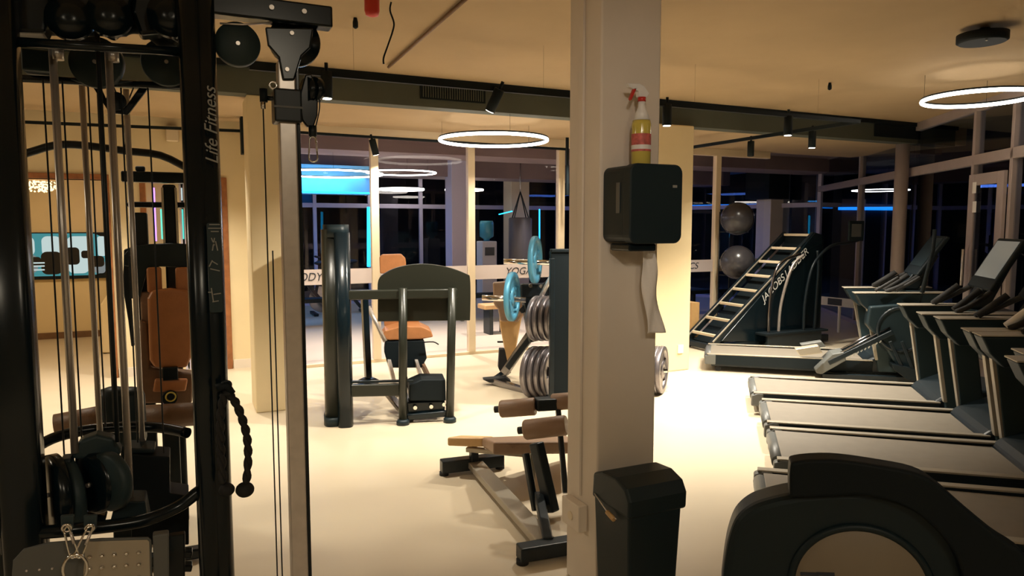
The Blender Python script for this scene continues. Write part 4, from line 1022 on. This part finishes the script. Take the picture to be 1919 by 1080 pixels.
# ================================================================ SECOND CARDIO MACHINE (drum and sloping tracks)
e0=PZ(1540,704); EA=TA
E_=Frame(e0.x,e0.y,EA); e0=e0-E_.v*.24; e0.z=0; E_=Frame(e0.x,e0.y,EA)
el=thing('cross_trainer','black cross trainer with lettered sloping tracks and a round drum behind the treadmills','gym machine',(e0.x,e0.y,0),EA)
def ep(px,py,v=0): return E_.p(px,py,v)
for v,dy in((0,0),(.18,-6)):
    MB().bar(ep(1552,680+dy,v),ep(1672,622+dy,v),.07,.05).build('sloping_track','black',el,.008)
    MB().tube([ep(1556,672+dy,v),ep(1668,614+dy,v)],.012,10).build('track_rod','dsteel',el)
for k in range(9):
    px=1592+k*7; py=668-k*3.4; MB().bar(ep(px,py+2,-.037),ep(px+3.2,py-2,-.037),.002,.012).build('track_mark','print',el)
MB().prism([ep(x,y,-.03) for x,y in((1528,694),(1560,664),(1582,660),(1586,676),(1540,702),(1530,700))],E_.v*.26).build('rear_pivot','grey',el,.01)
MB().prism([ep(x,y,-.2) for x,y in((1490,655),(1534,648),(1542,662),(1500,668))],E_.v*.12).build('foot_pedal','rail',el,.008)
MB().prism([ep(x,y,.12) for x,y in((1500,646),(1540,640),(1548,650),(1508,656))],E_.v*.12).build('foot_pedal','grey',el,.008)
MB().cyl(ep(1690,618,.1),E_.v,.27,.16,40).build('drive_drum','plas',el); MB().torus(ep(1690,618,.0),E_.v,.22,.018,40,8).build('drum_rim','black',el)
MB().prism([ep(x,y,.0) for x,y in((1630,575),(1700,570),(1720,600),(1725,690),(1690,700),(1650,640),(1625,610))],E_.v*.2).build('front_housing','plas',el,.02)
for px in(1660,1700): MB().tube(smoothpath([ep(px-20,545,0),ep(px,534,0),ep(px+24,520,0)],3),.016,10).build('handle','rubber',el)
for a_,b_ in(((1668,640),(1690,688)),((1690,640),(1715,706)),((1722,700),(1735,650))): MB().bar(ep(*a_,-.05),ep(*b_,-.05),.025,.03).build('link_arm','black',el,.004)
MB().bar(ep(1540,704,.05),ep(1735,712,.05),.06,.05).build('base_rail','black',el,.006)
MB().prism([ep(x,y,-.08) for x,y in((1672,683),(1700,688),(1738,700),(1734,718),(1700,712),(1674,692))],E_.v*.16).build('front_foot','matte',el,.006)
MB().tube([ep(1715,600,.1),ep(1748,470,.1),ep(1752,430,.1)],.02,10).build('swing_arm','matte',el)
# ================================================================ BALLS ON STAND
st=thing('ball_stand','thin black two ring stand holding the grey balls','stand',(PY(1383,500,6.55).x,6.75,0))
YBs=7.78
for py in(410,492):
    pc=PY(1383,py,YBs); MB().torus(pc+Vector((0,0,-.19)),(0,0,1),.145,.008,28,8).build('ring','black',st)
pc=PY(1383,410,YBs)
for s_ in(-1,1): MB().tube([Vector((pc.x+s_*.10,YBs+.26,0)),Vector((pc.x+s_*.10,YBs+.26,pc.z+.1))],.009,8).build('upright','black',st)
for py in(410,492):
    z_=PY(1383,py,YBs).z-.19
    for s_ in(-1,1): MB().tube([Vector((pc.x+s_*.10,YBs+.26,z_)),Vector((pc.x+s_*.07,YBs+.13,z_))],.007,8).build('arm','black',st)
MB().box((pc.x-.2,YBs-.2,0),(pc.x+.2,YBs+.29,.025)).build('base','black',st,.005)
for py,l in((410,'upper grey exercise ball above the rung climber'),(492,'lower shiny grey exercise ball behind the rung climber')):
    p=PY(1382,py,YBs); o=MB().ball(p,.235 if py==410 else .243,36); tag(o.build('exercise_ball','ball'),l,'ball')
# small wooden box at the pillar
p=PZ(1293,640)
tag(MB().box((PY(1288,566,7.6).x,7.5,0),(PY(1302,566,7.6).x,7.8,PY(1295,566,7.6).z)).build('wooden_box','tan',bevel=.004),'narrow tan box standing right of the cream pillar','box')
# white low rail with small plaques in front of the dark windows
a=PZ(1470,556,.46); b=PZ(1634,573,.46)
t=thing('low_barrier','white low barrier rail with dark plaques in front of the dark windows','railing',((a.x+b.x)/2,(a.y+b.y)/2,0))
a.z=b.z=(a.z+b.z)/2
MB().bar(a,b,.03,.13).build('rail_board','white',t,.004)
for f in(.0,.33,.66,1): q=a.lerp(b,f); MB().bar((q.x,q.y,0),(q.x,q.y,q.z-.066),.03,.03).build('rail_post','white',t)
for f in(.35,.62): 
    q=a.lerp(b,f)-Fw.v*(-.0); e=(b-a).normalized(); MB().bar(q-e*.12+Fw.v*.02,q+e*.12+Fw.v*.02,.004,.10).build('plaque','dprint',t)
# door fittings on the window wall
ud0=us[0]; ud1=us[1]
t=thing('glass_door','dark glazed door with mauve frame at the right edge','door',tuple(Fw.w((us[0]+us[1])/2,-.06,0)),wa)
lo,hi=sorted((us[0],us[1])); v_=.07
for aa,bb in((lo+.03,lo+.16),(hi-.16,hi-.03)): MB().fbox(Fw,aa,bb,.055,.09,.02,2.16).build('door_stile','mauve',t,.004)
MB().fbox(Fw,lo+.161,hi-.161,.055,.09,2.04,2.16).build('door_rail','mauve',t,.004); MB().fbox(Fw,lo+.161,hi-.161,.055,.09,.02,.2).build('door_rail','mauve',t,.004)
MB().fbox(Fw,lo+.162,hi-.162,.07,.075,.201,2.039).build('door_pane','nglass',t)
MB().tube([Fw.w(hi-.095,.14,.95),Fw.w(hi-.095,.14,1.35)],.012,10).build('door_handle','steel',t)
# two white notices on the mullion
for py in(352,388):
    p=Fw.p(1826,py,.095); tag(MB().bar(p-Fw.u*.04,p+Fw.u*.04,.003,.12).build('notice','white'),'upper small white notice on the door frame' if py==352 else 'lower small white notice on the door frame','sign')
# ================================================================ FAR ROOM CONTENTS
p=PY(975,452,10.4)
t=thing('punching_bag','dark hanging punching bag seen through the glass above the weight plates','punching bag',p)
rb=.19; zb0=PY(975,497,10.4).z; zb1=PY(975,408,10.4).z
MB().lathe((p.x,10.4,zb0),(0,0,1),[(rb*.9,0),(rb,.02),(rb,zb1-zb0-.02),(rb*.92,zb1-zb0)],32).build('bag_body','bag',t)
hk=PY(972,300,10.4)
for k in range(4):
    a=2*PI*k/4+.5; MB().tube([(p.x+rb*.85*math.cos(a),10.4+rb*.85*math.sin(a),zb1),(p.x,10.4,zb1+.42)],.010,6).build('strap','black',t)
MB().tube([(p.x,10.4,zb1+.42),(p.x,10.4,2.62)],.010,6).build('hanging_chain','dsteel',t)
p=PY(912,470,12.9)
t=thing('water_dispenser','white water dispenser with a blue bottle on top in the far room','water dispenser',(p.x,12.9,0))
z_=PY(912,452,12.9).z
MB().box((p.x-.16,12.75,0),(p.x+.16,13.05,z_)).build('cabinet','white',t,.02)
MB().lathe((p.x,12.9,z_+.001),(0,0,1),[(.06,0),(.06,.04),(.14,.09),(.14,.36),(.12,.40)],28).build('water_bottle','water',t)
MB().box((p.x-.10,12.735,z_-.28),(p.x+.10,12.749,z_-.12)).build('tap_panel','grey',t,.004)
# low black bench and steps behind the glass
def flatbench(px,py,Y,w_,lab,m='matte'):
    p=PY(px,py,Y); t=thing('flat_bench',lab,'gym bench',(p.x,Y,0))
    MB().box((p.x-w_/2,Y-.14,.38),(p.x+w_/2,Y+.14,.45)).build('bench_pad',m,t,.015)
    for s_ in(-1,1): MB().box((p.x+s_*(w_/2-.12)-.03,Y-.12,0),(p.x+s_*(w_/2-.12)+.03,Y+.12,.38)).build('leg','black',t,.005)
    return t
flatbench(906,545,11.2,1.1,'low black bench behind the glass under the YOGA band'); flatbench(585,560,11.6,.9,'dark low bench in the blue lit corner behind the chrome post')
flatbench(1320,560,10.2,.9,'dark low bench behind the glass left of the rung climber')
flatbench(930,540,9.6,.5,'tan topped stool bench behind the lever press','tan')
for px,Y,l in((580,12.6,'left spin bike silhouette in the blue corner of the far room'),(640,13.0,'right spin bike silhouette behind the leg press tower'),(1180,12.5,'spin bike hidden behind the near column'),):
    if px==1180: continue
    p=PY(px,540,Y); x=p.x; t=thing('spin_bike',l,'exercise bike',(x,Y,0))
    MB().cyl((x-.35,Y,.28),(0,1,0),.24,.05,32).build('flywheel','dsteel',t)
    MB().bar((x-.35,Y,.28),(x-.05,Y,.62),.06,.06).build('frame_tube','black',t,.01); MB().bar((x-.05,Y,.62),(x+.35,Y,.1),.06,.06).build('frame_tube','black',t,.01)
    MB().bar((x-.30,Y,.35),(x-.40,Y,1.0),.05,.05).build('handlebar_post','black',t,.01); MB().tube([(x-.42,Y-.22,1.05),(x-.42,Y+.22,1.05)],.02,10).build('handlebar','rubber',t)
    MB().bar((x+.1,Y,.4),(x+.2,Y,.92),.05,.05).build('seat_post','black',t,.01); MB().ball((x+.2,Y,.96),.11,16,.35).build('saddle','rubber',t)
    for xx in(x-.5,x+.4): MB().box((xx-.04,Y-.25,0),(xx+.04,Y+.25,.05)).build('base_foot','black',t,.01)
# ================================================================ LOUNGE
ty=tw.y-.06
a=PY(44,436,ty);b=PY(203,521,ty)
tv=thing('television','wide wall television showing figures in front of bright arched windows','television',((a.x+b.x)/2,ty,b.z))
MB().box((a.x-.3,ty,b.z),(b.x,ty+.055,a.z)).build('television_case','matte',tv,.005)
def tvp(x0,y0,x1,y1,m,k,name='screen_image'):
    p=PY(x0,y0,ty);q=PY(x1,y1,ty); yy=ty-.001*k-.001
    pts=rrect((p.x+q.x)/2,(p.z+q.z)/2,abs(q.x-p.x)/2,abs(p.z-q.z)/2,min(abs(q.x-p.x),abs(p.z-q.z))*.3)
    MB().prism([(x,yy,z) for x,z in pts],(0,.0006,0)).build(name,m,tv)
tvp(20,438,201,515,'tvteal',1,'screen_image')
for x0,x1 in((20,66),(77,116),(124,176),(182,199)): tvp(x0,443,x1,480,'tvwhite',2)
tvp(24,478,72,512,'tvgrey',3); tvp(126,470,168,512,'tvwhite',3); tvp(176,488,198,512,'tvgrey',3)
for x0,y0,x1,y1 in((76,472,118,514),(122,464,150,496),(52,482,78,500),(112,456,124,512),(168,480,196,500),(152,470,172,484)): tvp(x0,y0,x1,y1,'rubber',4)
for py in(492,498,505): tvp(56,py,84,py+2,'tvwhite',5)
p=PY(78,345,9.6)
t=thing('chandelier','sparkling gold bead chandelier just inside the left doorway','chandelier',p)
bd_=MB()
for k in range(150):
    r_=math.sqrt(random.random())*.17; a=random.random()*6.28; zz_=(random.random()*.13)*(1-(r_/.2)**2*.5)
    bd_.ball((p.x+r_*math.cos(a),9.6+r_*math.sin(a),p.z+.03-zz_),.006+random.random()*.006,6)
tag(bd_.build('glass_beads','spark',t),kind='stuff')
MB().cyl((p.x,9.6,p.z+.05),(0,0,1),.18,.02,32).build('canopy','tan',t); MB().tube([(p.x,9.6,p.z+.06),(p.x,9.6,2.86)],.006,6).build('hanging_rod','chrome',t)
p=PZ(196,664)
t=thing('armchair','edge of a cream armchair showing in the left doorway','armchair',(p.x+.3,p.y,0))
Ys=p.y
MB().prism([PY(x,y,Ys) for x,y in((188,572),(200,553),(222,550),(222,662),(190,662))],(0,.5,0)).build('chair_arm','wall',t,.02)
MB().box((PY(200,600,Ys).x,Ys+.05,.1),(PY(222,600,Ys).x+.3,Ys+.45,.42)).build('seat_cushion','wall',t,.03)
MB().cyl((PY(196,664,Ys).x,Ys+.06,.03),(0,0,1),.02,.06,12).build('leg','rubber',t)
# glowing panels seen through the second doorway
yy=11.2
for (x0,y0,x1,y1,m,l) in((286,352,294,452,'purple','narrow violet light strip seen through the second doorway'),(329,352,362,376,'tvwhite','small bright panel seen through the second doorway'),(300,392,360,448,mat('turquoise_panel',(.1,.5,.45),.5,em=(.12,.85,.70),es=.9),'turquoise glowing panel seen through the second doorway')):
    p=PY(x0,y0,yy);q=PY(x1,y1,yy); tag(MB().box((p.x,yy,q.z),(q.x,yy+.03,p.z)).build('wall_light',m,bevel=.003),l,'wall light')
struct('wall_corridor',MB().box((.0,13.0,0),(.02,13.0+.1,2.8)).box((-.02,11.9,0),(.16,11.95,2.86)).box((-.02,YL+.15,0),(-.0,11.9,2.86)),'lav')
